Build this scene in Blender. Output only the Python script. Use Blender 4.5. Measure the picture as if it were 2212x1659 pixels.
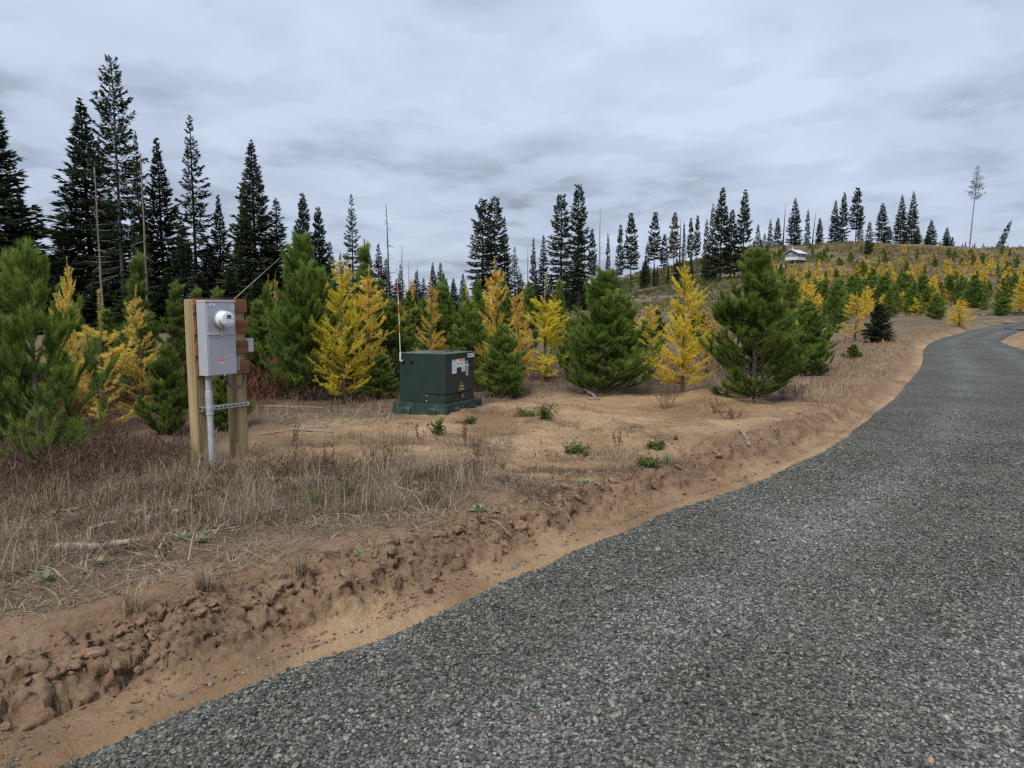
import bpy, bmesh, math, random
import numpy as np
from mathutils import Vector, Matrix, Euler

for _o in list(bpy.data.objects):
    bpy.data.objects.remove(_o, do_unlink=True)
SC = bpy.context.scene
COL = SC.collection
R = math.radians

# ------------------------------------------------------------------ camera, sky, sun, exposure
EYE = 1.70
PITCH = 5.92
FPX, CX, CY = 1577.0, 1106.0, 829.5          # focal length and centre for a 2212 x 1659 picture
cam = bpy.data.cameras.new("camera")
cam.sensor_width = 36.0
cam.lens = 36.0 * FPX / 2212.0
cam.clip_start = 0.05
cam.clip_end = 6000.0
cam_o = bpy.data.objects.new("camera", cam)
COL.objects.link(cam_o)
cam_o.location = (0, 0, EYE)
cam_o.rotation_euler = (R(90 - PITCH), 0, 0)
SC.camera = cam_o

SUN_EL, SUN_AZ = 52.0, 205.0                 # soft light from behind the camera
world = bpy.data.worlds.new("World")
SC.world = world
world.use_nodes = True
wn = world.node_tree
for n in list(wn.nodes):
    wn.nodes.remove(n)


def N(tree, typ, **kw):
    n = tree.nodes.new(typ)
    for k, v in kw.items():
        setattr(n, k, v)
    return n


def build_world():
    L = wn.links.new
    out = N(wn, "ShaderNodeOutputWorld")
    sky = N(wn, "ShaderNodeTexSky", sky_type="NISHITA")
    sky.sun_disc = False
    sky.sun_elevation = R(SUN_EL)
    sky.sun_rotation = R(SUN_AZ)
    bg_sky = N(wn, "ShaderNodeBackground")
    bg_sky.inputs[1].default_value = 0.06
    L(sky.outputs[0], bg_sky.inputs[0])
    tc = N(wn, "ShaderNodeTexCoord")
    sep = N(wn, "ShaderNodeSeparateXYZ")
    L(tc.outputs["Generated"], sep.inputs[0])
    zc = N(wn, "ShaderNodeMath", operation="MAXIMUM")
    L(sep.outputs[2], zc.inputs[0]); zc.inputs[1].default_value = 0.0
    za = N(wn, "ShaderNodeMath", operation="ADD")
    L(zc.outputs[0], za.inputs[0]); za.inputs[1].default_value = 0.13
    dx = N(wn, "ShaderNodeMath", operation="DIVIDE")
    L(sep.outputs[0], dx.inputs[0]); L(za.outputs[0], dx.inputs[1])
    dy = N(wn, "ShaderNodeMath", operation="DIVIDE")
    L(sep.outputs[1], dy.inputs[0]); L(za.outputs[0], dy.inputs[1])
    cb = N(wn, "ShaderNodeCombineXYZ")
    L(dx.outputs[0], cb.inputs[0]); L(dy.outputs[0], cb.inputs[1])
    mp = N(wn, "ShaderNodeMapping")
    mp.inputs["Location"].default_value = (3.1, 7.7, 2.0)
    mp.inputs["Scale"].default_value = (1.05, 0.95, 1.0)
    L(cb.outputs[0], mp.inputs[0])
    n1 = N(wn, "ShaderNodeTexNoise")
    n1.inputs["Scale"].default_value = 1.05
    n1.inputs["Detail"].default_value = 7.0
    n1.inputs["Roughness"].default_value = 0.55
    n1.inputs["Distortion"].default_value = 0.15
    L(mp.outputs[0], n1.inputs["Vector"])
    n2 = N(wn, "ShaderNodeTexNoise")
    n2.inputs["Scale"].default_value = 0.33
    n2.inputs["Detail"].default_value = 2.0
    L(mp.outputs[0], n2.inputs["Vector"])
    mx = N(wn, "ShaderNodeMix")
    mx.inputs[0].default_value = 0.35
    L(n1.outputs[0], mx.inputs[2]); L(n2.outputs[0], mx.inputs[3])
    ramp = N(wn, "ShaderNodeValToRGB")
    e = ramp.color_ramp.elements
    e[0].position = 0.37; e[0].color = (0.138, 0.157, 0.200, 1)
    e[1].position = 0.60; e[1].color = (0.290, 0.330, 0.405, 1)
    m = ramp.color_ramp.elements.new(0.47); m.color = (0.230, 0.265, 0.334, 1)
    n3 = N(wn, "ShaderNodeTexNoise")
    n3.inputs["Scale"].default_value = 2.9
    n3.inputs["Detail"].default_value = 6.0
    n3.inputs["Roughness"].default_value = 0.5
    L(mp.outputs[0], n3.inputs["Vector"])
    sh = N(wn, "ShaderNodeMapRange", interpolation_type="SMOOTHSTEP")
    sh.inputs[1].default_value = 0.40; sh.inputs[2].default_value = 0.60
    sh.inputs[3].default_value = 0.36; sh.inputs[4].default_value = 0.58
    L(n3.outputs[0], sh.inputs[0])
    mx2 = N(wn, "ShaderNodeMix")
    mx2.inputs[0].default_value = 0.30
    L(mx.outputs[0], mx2.inputs[2]); L(sh.outputs[0], mx2.inputs[3])
    L(mx2.outputs[0], ramp.inputs[0])
    # an overcast dome is a little brighter overhead than at the horizon
    gr = N(wn, "ShaderNodeMapRange")
    gr.inputs[1].default_value = 0.0; gr.inputs[2].default_value = 0.9
    gr.inputs[3].default_value = 0.97; gr.inputs[4].default_value = 1.30
    L(zc.outputs[0], gr.inputs[0])
    bg_cl = N(wn, "ShaderNodeBackground")
    L(ramp.outputs[0], bg_cl.inputs[0]); L(gr.outputs[0], bg_cl.inputs[1])
    ms = N(wn, "ShaderNodeMixShader")
    ms.inputs[0].default_value = 0.95
    L(bg_sky.outputs[0], ms.inputs[1]); L(bg_cl.outputs[0], ms.inputs[2])
    L(ms.outputs[0], out.inputs[0])


build_world()
sun = bpy.data.lights.new("sun", "SUN")
sun.energy = 1.5
sun.angle = R(26)
sun.color = (1.0, 0.95, 0.87)
sun_o = bpy.data.objects.new("sun", sun)
COL.objects.link(sun_o)
_sd = Vector((math.sin(R(SUN_AZ)) * math.cos(R(SUN_EL)), math.cos(R(SUN_AZ)) * math.cos(R(SUN_EL)), math.sin(R(SUN_EL))))
sun_o.rotation_euler = (-_sd).to_track_quat("-Z", "Y").to_euler()
sun_o.location = _sd * 60

SC.view_settings.view_transform = "Standard"
SC.view_settings.look = "None"
SC.view_settings.exposure = 1.1
SC.view_settings.gamma = 1.0
SC.view_settings.use_curve_mapping = False
SC.cycles.use_denoising = False
SC.cycles.max_bounces = 5
SC.cycles.diffuse_bounces = 3
SC.cycles.glossy_bounces = 2
SC.cycles.transmission_bounces = 3
SC.cycles.transparent_max_bounces = 4
SC.cycles.pixel_filter_type = "BLACKMAN_HARRIS"
SC.cycles.filter_width = 1.35

RNG = np.random.default_rng(11)
random.seed(5)


# ------------------------------------------------------------------ noise
def _h(ix, iy, seed):
    h = (ix.astype(np.int64) * 374761393 + iy.astype(np.int64) * 668265263 + seed * 144269504) & 0xFFFFFFFF
    h = ((h ^ (h >> 13)) * 1274126177) & 0xFFFFFFFF
    return ((h ^ (h >> 16)) & 0xFFFFFFFF) / 4294967296.0


def perlin(x, y, seed=0):
    x0 = np.floor(x); y0 = np.floor(y)
    fx = x - x0; fy = y - y0
    u = fx * fx * fx * (fx * (fx * 6 - 15) + 10)
    v = fy * fy * fy * (fy * (fy * 6 - 15) + 10)

    def g(i, j):
        a = _h(x0 + i, y0 + j, seed) * 2 * np.pi
        return np.cos(a) * (fx - i) + np.sin(a) * (fy - j)
    a = g(0, 0) * (1 - u) + g(1, 0) * u
    b = g(0, 1) * (1 - u) + g(1, 1) * u
    return (a * (1 - v) + b * v) * 1.4


def fbm(x, y, oct=4, seed=0, gain=0.5):
    s = np.zeros_like(x); a = 1.0
    for i in range(oct):
        s += a * perlin(x * 2.03 ** i + i * 17.3, y * 2.03 ** i - i * 9.1, seed + i)
        a *= gain
    return s


def worley(x, y, seed=0):
    x0 = np.floor(x); y0 = np.floor(y)
    best = np.full(x.shape, 9.0); sec = np.full(x.shape, 9.0); cid = np.zeros(x.shape)
    for i in (-1, 0, 1):
        for j in (-1, 0, 1):
            px = x0 + i + _h(x0 + i, y0 + j, seed)
            py = y0 + j + _h(x0 + i, y0 + j, seed + 7)
            d = np.hypot(px - x, py - y)
            sec = np.minimum(sec, np.maximum(d, best))
            cid = np.where(d < best, _h(x0 + i, y0 + j, seed + 3), cid)
            best = np.minimum(best, d)
    return best, sec, cid


def sstep(a, b, x):
    t = np.clip((x - a) / (b - a), 0, 1)
    return t * t * (3 - 2 * t)


# ------------------------------------------------------------------ picture rays (to read off where things stand)
CP, SP = math.cos(R(PITCH)), math.sin(R(PITCH))


def ray(u, v):
    xc = (u - CX) / FPX
    yc = -(v - CY) / FPX
    return np.array([xc, CP + yc * SP, -SP + yc * CP])


def at_depth(u, v, y):
    d = ray(u, v)
    return d * (y / d[1]) + np.array([0, 0, EYE])


# ------------------------------------------------------------------ terrain
def rise(y):
    return 0.006 * np.maximum(0, y - 15.0)


EDGE_PX = [(-240, 1790), (46, 1657), (160, 1606), (292, 1558), (389, 1515), (503, 1472), (617, 1426), (731, 1384), (802, 1368), (939, 1304),
           (1052, 1261), (1169, 1206), (1306, 1148), (1423, 1101), (1562, 1055), (1684, 1011), (1754, 976),
           (1817, 945), (1841, 924), (1876, 892), (1928, 857), (1956, 822), (1984, 794), (1990, 771),
           (1990, 751), (2016, 733), (2103, 714), (2212, 704), (2400, 694)]


def _edge():
    P = []
    for (u, v) in EDGE_PX:
        ys = np.geomspace(1.0, 400, 6000)
        d = ray(u, v)
        z = EYE + d[2] / d[1] * ys
        i = np.argmax(z < rise(ys))
        P.append((d[0] / d[1] * ys[i], ys[i]))
    P = np.array(P)
    P = np.vstack([[P[0] + (P[0] - P[1]) * 12], P])
    P = np.vstack([P, [P[-1] + (P[-1] - P[-2]) * 3]])
    # resample smoothly
    s = np.r_[0, np.cumsum(np.hypot(*np.diff(P, axis=0).T))]
    q = np.unique(np.r_[np.linspace(s[0], s[1], 8), np.geomspace(1, s[-1] - s[1] + 1, 96) - 1 + s[1]])
    Q = np.c_[np.interp(q, s, P[:, 0]), np.interp(q, s, P[:, 1])]
    for _ in range(3):
        Q[1:-1] = 0.25 * Q[:-2] + 0.5 * Q[1:-1] + 0.25 * Q[2:]
    return Q


EDGE = _edge()
_seg = np.diff(EDGE, axis=0)
_sl = np.hypot(_seg[:, 0], _seg[:, 1])
_cum = np.r_[0, np.cumsum(_sl)]
ROADW = 3.75


def roadw(arc):
    return ROADW - 1.0 * sstep(36, 48, np.asarray(arc, float))


def edge_dist(x, y, normal=False):
    """signed distance to the road's left edge (+ on the left) and the length along it"""
    x = np.asarray(x, float); y = np.asarray(y, float)
    shp = x.shape
    x = x.ravel(); y = y.ravel()
    n = len(x)
    dist = np.empty(n); arc = np.empty(n); nx = np.empty(n); ny = np.empty(n)
    ux = _seg[:, 0] / _sl; uy = _seg[:, 1] / _sl
    for a in range(0, n, 8000):
        b = min(n, a + 8000)
        rx = x[a:b, None] - EDGE[None, :-1, 0]; ry = y[a:b, None] - EDGE[None, :-1, 1]
        t = np.clip(rx * ux + ry * uy, 0, _sl)
        qx = rx - ux * t; qy = ry - uy * t
        k = np.argmin(qx * qx + qy * qy, axis=1)
        m = np.arange(b - a)
        qx = qx[m, k]; qy = qy[m, k]
        dist[a:b] = np.hypot(qx, qy) * np.where(ux[k] * qy - uy[k] * qx >= 0, 1.0, -1.0)
        arc[a:b] = _cum[k] + t[m, k]
        nx[a:b] = -uy[k]; ny[a:b] = ux[k]
    if normal:
        return dist.reshape(shp), arc.reshape(shp), nx.reshape(shp), ny.reshape(shp)
    return dist.reshape(shp), arc.reshape(shp)


_RU = np.array([-2500, 0, 700, 1000, 1100, 1230, 1320, 1400, 1500, 1650, 1800, 2000, 2212, 2600, 4000], float)
_RV = np.array([664, 664, 662, 662, 655, 632, 607, 585, 563, 534, 528, 531, 540, 552, 580], float)
_RT = np.arctan((_RU - CX) / FPX)
_RE = (666 - _RV) / FPX * np.cos(_RT)
RIDGE = 270.0
MOUNDS = []


def macro(x, y):
    x = np.asarray(x, float); y = np.asarray(y, float)
    r = np.hypot(x, y)
    th = np.arctan2(x, y)
    e = np.interp(th, _RT, _RE)
    rr = RIDGE * (1 + 0.10 * perlin(th * 5.0, th * 0 + 3.0, 5))
    zr = np.maximum(0.4, EYE + e * rr)
    t = np.clip((r - 42) / (rr - 42), 0, 1)
    z = zr * t ** 1.84
    z = np.where(r > rr, zr * np.clip(1 - (r - rr) / 260.0, 0.0, 1), z)
    z = z + np.minimum(rise(np.maximum(y, 0)), 0.4) * (1 - sstep(80, 200, r))
    z = z + sstep(60, 140, r) * 0.55 * fbm(x * 0.03, y * 0.03, 3, 9)
    return z


def ground_z(x, y, detail=True):
    x = np.asarray(x, float); y = np.asarray(y, float)
    shp = x.shape
    x = x.ravel(); y = y.ravel()
    r = np.hypot(x, y)
    z = macro(x, y)
    d, arc = edge_dist(x, y)
    wob = 0.10 * fbm(x * 1.3, y * 1.3, 3, 21) + 0.05 * perlin(x * 6, y * 6, 25)
    hb = 0.165 + 0.06 * perlin(arc * 0.45, arc * 0 + 2.2, 31)
    dd = d + wob * sstep(0.05, 0.2, d)
    bank = hb * sstep(0.09, 0.45, dd) + 0.02 * sstep(0.35, 0.45, dd) - 0.05 * sstep(0.5, 2.2, dd)
    z = z + np.where(d > 0, bank, 0)
    rw = roadw(arc)
    z = z - 0.05 * sstep(0.04, -0.12, d) * sstep(-0.15, 0.1, d + rw)
    z = z + 0.10 * sstep(-0.1, -0.8, d + rw) + 0.05 * fbm(x * 0.5, y * 0.5, 2, 71) * sstep(-0.3, -1.2, d + rw)
    for (mx, my, mr, mh) in MOUNDS:
        q = ((x - mx) ** 2 + (y - my) ** 2) / (mr * mr)
        z = z + mh * np.exp(-q) * (1 + 0.3 * perlin(x * 3, y * 3, 61))
    near = 1 - sstep(14, 40, r)
    left = sstep(0.02, 0.3, d)
    z = z + near * left * 0.048 * fbm(x * 0.9, y * 0.9, 4, 41)
    if detail:
        z = z + near * sstep(0.0, 0.2, np.abs(d)) * (0.011 * fbm(x * 4, y * 4, 3, 51) + 0.0050 * fbm(x * 18, y * 18, 2, 55)) * np.where(d > 0, 1, 0.3)
        bz = sstep(0.10, 0.26, dd) * (1 - sstep(0.62, 1.0, dd)) * near
        m = bz > 0.001
        if m.any():
            xs, ys = x[m], y[m]
            jx = xs + 0.05 * fbm(xs * 7, ys * 7, 2, 3); jy = ys + 0.05 * fbm(xs * 7 + 9, ys * 7, 2, 4)
            w1, w2, c1 = worley(jx * 4.6, jy * 4.6, 3)
            w3, w4, c2 = worley(jx * 11, jy * 11, 13)
            w5, w6, c3 = worley(jx * 25, jy * 25, 23)
            lump = (0.036 * (c1 - 0.5) + 0.024 * (c2 - 0.5) + 0.012 * (c3 - 0.5)
                    - 0.022 * (1 - sstep(0.02, 0.16, w2 - w1)) - 0.016 * (1 - sstep(0.02, 0.2, w4 - w3))
                    + 0.035 * fbm(xs * 4, ys * 4, 4, 77, 0.6) + 0.012 * fbm(xs * 26, ys * 26, 2, 79))
            lump = lump * np.where(dd[m] < 0.2, 0.5, 1.0)
            z[m] += bz[m] * lump
    return z.reshape(shp)


def gz(x, y):
    return float(ground_z(np.array([x]), np.array([y]), False)[0])


_GY = np.geomspace(1.6, 320, 420)


def ground(u, v):
    """where the picture ray meets the ground"""
    d = ray(u, v)
    xs = d[0] / d[1] * _GY
    zs = EYE + d[2] / d[1] * _GY
    g = ground_z(xs, _GY, False)
    hit = np.nonzero(zs < g)[0]
    i = hit[0] if len(hit) else len(_GY) - 1
    if len(hit) and i > 0:
        a, b = zs[i - 1] - g[i - 1], zs[i] - g[i]
        yy = _GY[i - 1] + (_GY[i] - _GY[i - 1]) * a / (a - b)
        return np.array([d[0] / d[1] * yy, yy, EYE + d[2] / d[1] * yy])
    return np.array([xs[i], _GY[i], g[i]])


for (u_, v_, mr_, mh_) in ((1290, 846, 0.42, 0.20), (1562, 862, 0.60, 0.17), (1405, 852, 0.5, 0.10), (1180, 850, 0.7, 0.06)):
    p_ = ground(u_, v_)
    MOUNDS.append((p_[0], p_[1] + 0.35, mr_, mh_))


def poly_w(pts):
    return np.array([ground(u, v)[:2] for u, v in pts])


def in_poly(x, y, P):
    c = np.zeros(x.shape, bool)
    j = len(P) - 1
    for i in range(len(P)):
        xi, yi = P[i]; xj, yj = P[j]
        cr = ((yi > y) != (yj > y))
        with np.errstate(divide="ignore", invalid="ignore"):
            c ^= cr & (x < (xj - xi) * (y - yi) / (yj - yi) + xi)
        j = i
    return c


SAND = poly_w([(545, 1000), (520, 965), (560, 925), (700, 905), (850, 905), (1045, 882), (1130, 862), (1250, 852), (1420, 846), (1560, 838),
               (1640, 862), (1750, 872), (1850, 868), (1700, 965), (1560, 1030), (1380, 1085), (1300, 1070), (1120, 1035), (1000, 1000),
               (900, 985), (760, 1000)])


def veg_mask(x, y):
    """1 where dead plants and litter cover the soil, 0 on bare sand"""
    wx = x + 0.35 * fbm(x * 1.1, y * 1.1, 3, 91)
    wy = y + 0.35 * fbm(x * 1.1 + 5, y * 1.1, 3, 92)
    acc = np.zeros(x.shape)
    for ox, oy in ((0, 0), (0.22, 0), (-0.22, 0), (0, 0.3), (0, -0.3)):
        acc += in_poly(wx + ox, wy + oy, SAND)
    return 1 - acc / 5.0


# ------------------------------------------------------------------ mesh helpers
def tri_mesh(name, V, F, tint=None, attrs=None, smooth=False):
    V = np.asarray(V, np.float32); F = np.asarray(F, np.int32)
    me = bpy.data.meshes.new(name)
    me.vertices.add(len(V))
    me.vertices.foreach_set("co", V.ravel())
    k = F.shape[1]
    me.loops.add(len(F) * k)
    me.loops.foreach_set("vertex_index", F.ravel())
    me.polygons.add(len(F))
    me.polygons.foreach_set("loop_start", np.arange(len(F), dtype=np.int32) * k)
    me.update(calc_edges=True)
    if smooth:
        me.polygons.foreach_set("use_smooth", np.ones(len(F), bool))
    if tint is not None:
        a = me.attributes.new("tint", "FLOAT", "POINT")
        a.data.foreach_set("value", np.asarray(tint, np.float32))
    for nm, arr in (attrs or {}).items():
        a = me.attributes.new(nm, "FLOAT", "POINT")
        a.data.foreach_set("value", np.asarray(arr, np.float32))
    return me


def link(name, data, mat=None, parent=None, loc=None):
    o = bpy.data.objects.new(name, data)
    COL.objects.link(o)
    if mat is not None and data is not None and len(data.materials) == 0:
        data.materials.append(mat)
    if parent is not None:
        o.parent = parent
    if loc is not None:
        o.location = loc
    return o


def tag(o, label, cat, group=None):
    o["label"] = label
    o["category"] = cat
    if group:
        o["group"] = group
    return o


def thing(name, label, cat, loc=(0, 0, 0), rz=0.0, group=None):
    o = link(name, None, loc=loc)
    o.rotation_euler = (0, 0, rz)
    o.empty_display_size = 0.1
    return tag(o, label, cat, group)


class Geo:
    """gathers tubes and needles as triangles"""
    def __init__(self):
        self.V = []; self.F = []; self.T = []; self.n = 0

    def add(self, V, F, T):
        self.V.append(V); self.F.append(F + self.n); self.T.append(T); self.n += len(V)

    def tube(self, pts, rad, sides=5, tint=0.5):
        pts = np.asarray(pts, float); k = len(pts)
        rad = np.asarray(rad, float) * np.ones(k)
        tg = np.gradient(pts, axis=0)
        tg /= np.linalg.norm(tg, axis=1)[:, None] + 1e-9
        ref = np.array([0.31, 0.17, 0.93]) if abs(tg[0, 2]) < 0.9 else np.array([1.0, 0.1, 0.05])
        a = np.cross(tg, ref); a /= np.linalg.norm(a, axis=1)[:, None] + 1e-9
        b = np.cross(tg, a)
        ph = np.arange(sides) * 2 * np.pi / sides
        V = (pts[:, None, :] + rad[:, None, None] * (np.cos(ph)[None, :, None] * a[:, None, :] + np.sin(ph)[None, :, None] * b[:, None, :])).reshape(-1, 3)
        i = np.arange(k - 1)[:, None] * sides; j = np.arange(sides)[None, :]; jn = (j + 1) % sides
        q = np.stack([i + j, i + jn, i + sides + jn, i + sides + j], -1).reshape(-1, 4)
        F = np.vstack([q[:, [0, 1, 2]], q[:, [0, 2, 3]]])
        caps = [[0, s + 1, s] for s in range(1, sides - 1)] + [[(k - 1) * sides, (k - 1) * sides + s, (k - 1) * sides + s + 1] for s in range(1, sides - 1)]
        F = np.vstack([F, np.array(caps)])
        self.add(V, F, np.full(len(V), tint))

    def needles(self, B, D, ln, w, tint, rng):
        """one tapered triangle for each needle"""
        n = len(B)
        D = D / (np.linalg.norm(D, axis=1)[:, None] + 1e-9)
        rv = rng.normal(size=(n, 3))
        S = np.cross(D, rv); S /= np.linalg.norm(S, axis=1)[:, None] + 1e-9
        S *= (np.asarray(w) * np.ones(n))[:, None] * 0.5
        ln = (np.asarray(ln) * np.ones(n))[:, None]
        V = np.empty((n, 3, 3))
        V[:, 0] = B - S; V[:, 1] = B + S; V[:, 2] = B + D * ln
        F = np.arange(n * 3).reshape(n, 3)
        self.add(V.reshape(-1, 3), F, np.repeat(np.asarray(tint) * np.ones(n), 3))

    def leaves(self, B, D, ln, w, tint, rng, flat=0.0):
        """pointed four-sided leaf: two triangles"""
        n = len(B)
        D = D / (np.linalg.norm(D, axis=1)[:, None] + 1e-9)
        rv = rng.normal(size=(n, 3)); rv[:, 2] += flat * 4
        S = np.cross(D, rv); S /= np.linalg.norm(S, axis=1)[:, None] + 1e-9
        S *= (np.asarray(w) * np.ones(n))[:, None] * 0.5
        ln = (np.asarray(ln) * np.ones(n))[:, None]
        V = np.empty((n, 4, 3))
        M = B + D * ln * 0.45
        V[:, 0] = B; V[:, 1] = M + S; V[:, 2] = B + D * ln; V[:, 3] = M - S
        V[:, 2, 2] -= ln[:, 0] * 0.12
        b = np.arange(n)[:, None] * 4
        F = np.vstack([b + np.array([[0, 1, 2]]), b + np.array([[0, 2, 3]])])
        self.add(V.reshape(-1, 3), F, np.repeat(np.asarray(tint) * np.ones(n), 4))

    def blades(self, P, h, w, D, tint, bend):
        """bent grass blade: three triangles"""
        n = len(P)
        D = D / (np.linalg.norm(D, axis=1)[:, None] + 1e-9)
        up = np.array([0, 0, 1.0])
        side = np.cross(D, up); side /= np.linalg.norm(side, axis=1)[:, None] + 1e-9
        w = (np.asarray(w) * np.ones(n))[:, None] * 0.5; h = (np.asarray(h) * np.ones(n))[:, None]
        hz = D.copy(); hz[:, 2] = 0
        bend = (np.asarray(bend) * np.ones(n))[:, None]
        M = P + D * h * 0.55
        T = P + D * h + hz * h * bend - up * h * bend * 0.55
        V = np.empty((n, 5, 3))
        V[:, 0] = P - side * w; V[:, 1] = P + side * w
        V[:, 2] = M + side * w * 0.75; V[:, 3] = M - side * w * 0.75; V[:, 4] = T
        b = np.arange(n)[:, None] * 5
        F = np.vstack([b + np.array([[0, 1, 2]]), b + np.array([[0, 2, 3]]), b + np.array([[3, 2, 4]])])
        self.add(V.reshape(-1, 3), F, np.repeat(np.asarray(tint) * np.ones(n), 5))

    def mesh(self, name, smooth=False):
        return tri_mesh(name, np.vstack(self.V), np.vstack(self.F), np.concatenate(self.T), smooth=smooth)


# ------------------------------------------------------------------ materials
def new_mat(name):
    m = bpy.data.materials.new(name)
    m.use_nodes = True
    nt = m.node_tree
    for n in list(nt.nodes):
        nt.nodes.remove(n)
    return m, nt, nt.links.new


def ramp_node(nt, stops):
    r = N(nt, "ShaderNodeValToRGB")
    el = r.color_ramp.elements
    el[0].position, el[0].color = stops[0][0], (*stops[0][1], 1)
    el[1].position, el[1].color = stops[-1][0], (*stops[-1][1], 1)
    for p, c in stops[1:-1]:
        x = el.new(p); x.color = (*c, 1)
    return r


def foliage(name, stops, transl=0.3, vary=0.12, hue=0.0):
    m, nt, L = new_mat(name)
    at = N(nt, "ShaderNodeAttribute", attribute_name="tint")
    rp = ramp_node(nt, stops)
    L(at.outputs["Fac"], rp.inputs[0])
    oi = N(nt, "ShaderNodeObjectInfo")
    mr = N(nt, "ShaderNodeMapRange")
    mr.inputs[3].default_value = 1 - vary; mr.inputs[4].default_value = 1 + vary
    L(oi.outputs["Random"], mr.inputs[0])
    hs = N(nt, "ShaderNodeHueSaturation")
    L(rp.outputs[0], hs.inputs["Color"]); L(mr.outputs[0], hs.inputs["Value"])
    if hue:
        m2 = N(nt, "ShaderNodeMath", operation="MULTIPLY"); m2.inputs[1].default_value = 7.31
        L(oi.outputs["Random"], m2.inputs[0])
        fr = N(nt, "ShaderNodeMath", operation="FRACT"); L(m2.outputs[0], fr.inputs[0])
        mh = N(nt, "ShaderNodeMapRange"); mh.inputs[3].default_value = 0.5 - hue; mh.inputs[4].default_value = 0.5 + hue * 0.7
        L(fr.outputs[0], mh.inputs[0]); L(mh.outputs[0], hs.inputs["Hue"])
    df = N(nt, "ShaderNodeBsdfDiffuse"); tr = N(nt, "ShaderNodeBsdfTranslucent")
    L(hs.outputs[0], df.inputs[0]); L(hs.outputs[0], tr.inputs[0])
    mx = N(nt, "ShaderNodeMixShader"); mx.inputs[0].default_value = transl
    L(df.outputs[0], mx.inputs[1]); L(tr.outputs[0], mx.inputs[2])
    out = N(nt, "ShaderNodeOutputMaterial"); L(mx.outputs[0], out.inputs[0])
    return m


def noisy(name, c1, c2, scale=8.0, rough=0.8, bump=0.2, stretch=(1, 1, 1), metal=0.0, detail=5.0, spec=0.3, bscale=None, c3=None):
    m, nt, L = new_mat(name)
    tc = N(nt, "ShaderNodeTexCoord")
    mp = N(nt, "ShaderNodeMapping"); mp.inputs["Scale"].default_value = stretch
    L(tc.outputs["Object"], mp.inputs[0])
    n = N(nt, "ShaderNodeTexNoise"); n.inputs["Scale"].default_value = scale; n.inputs["Detail"].default_value = detail
    n.inputs["Roughness"].default_value = 0.6
    L(mp.outputs[0], n.inputs["Vector"])
    st = [(0.32, c1), (0.68, c2)] if c3 is None else [(0.3, c1), (0.55, c2), (0.75, c3)]
    rp = ramp_node(nt, st)
    L(n.outputs[0], rp.inputs[0])
    b = N(nt, "ShaderNodeBsdfPrincipled")
    b.inputs["Roughness"].default_value = rough
    b.inputs["Metallic"].default_value = metal
    b.inputs["Specular IOR Level"].default_value = spec
    L(rp.outputs[0], b.inputs["Base Color"])
    if bump:
        n2 = N(nt, "ShaderNodeTexNoise"); n2.inputs["Scale"].default_value = bscale or scale * 4; n2.inputs["Detail"].default_value = 4
        L(mp.outputs[0], n2.inputs["Vector"])
        bp = N(nt, "ShaderNodeBump"); bp.inputs["Strength"].default_value = bump; bp.inputs["Distance"].default_value = 0.01
        L(n2.outputs[0], bp.inputs["Height"]); L(bp.outputs[0], b.inputs["Normal"])
    out = N(nt, "ShaderNodeOutputMaterial"); L(b.outputs[0], out.inputs[0])
    return m


M = {}
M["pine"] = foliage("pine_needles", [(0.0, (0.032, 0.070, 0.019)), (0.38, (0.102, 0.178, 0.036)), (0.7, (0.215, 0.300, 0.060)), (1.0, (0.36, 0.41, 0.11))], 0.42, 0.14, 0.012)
M["pine_light"] = foliage("pine_needles_pale", [(0.0, (0.070, 0.125, 0.030)), (0.5, (0.135, 0.205, 0.045)), (1.0, (0.29, 0.335, 0.095))], 0.34, 0.10, 0.012)
M["larch_yellow"] = foliage("larch_needles_yellow", [(0.0, (0.52, 0.40, 0.040)), (0.5, (0.85, 0.70, 0.050)), (1.0, (0.92, 0.83, 0.18))], 0.46, 0.12, 0.012)
M["larch_orange"] = foliage("larch_needles_orange", [(0.0, (0.56, 0.37, 0.070)), (0.5, (0.87, 0.64, 0.110)), (1.0, (0.93, 0.78, 0.25))], 0.46, 0.12, 0.014)
M["larch_dull"] = foliage("larch_needles_dull", [(0.0, (0.56, 0.40, 0.095)), (0.5, (0.80, 0.60, 0.13)), (1.0, (0.90, 0.75, 0.24))], 0.46, 0.06, 0.010)
M["larch_far"] = foliage("larch_needles_hill", [(0.0, (0.58, 0.41, 0.055)), (0.5, (0.80, 0.60, 0.085)), (1.0, (0.88, 0.71, 0.16))], 0.42, 0.12, 0.012)
M["fir"] = foliage("fir_needles", [(0.0, (0.018, 0.030, 0.019)), (0.5, (0.046, 0.067, 0.036)), (1.0, (0.125, 0.148, 0.072))], 0.25, 0.25, 0.018)
M["fir_far"] = foliage("fir_needles_ridge", [(0.0, (0.032, 0.046, 0.031)), (0.6, (0.064, 0.083, 0.052)), (1.0, (0.13, 0.143, 0.082))], 0.22, 0.28, 0.015)
M["fir_green"] = foliage("fir_needles_mid_green", [(0.0, (0.024, 0.046, 0.024)), (0.6, (0.048, 0.080, 0.036)), (1.0, (0.090, 0.125, 0.055))], 0.2, 0.12, 0.01)
M["fir_olive"] = foliage("fir_needles_olive", [(0.0, (0.085, 0.085, 0.022)), (0.6, (0.16, 0.150, 0.040)), (1.0, (0.26, 0.220, 0.070))], 0.2, 0.12, 0.01)
M["dry"] = foliage("dry_grass_blades", [(0.0, (0.060, 0.042, 0.034)), (0.3, (0.140, 0.102, 0.076)), (0.6, (0.27, 0.212, 0.150)), (0.85, (0.45, 0.385, 0.285)), (1.0, (0.22, 0.225, 0.085))], 0.25, 0.05)
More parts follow.
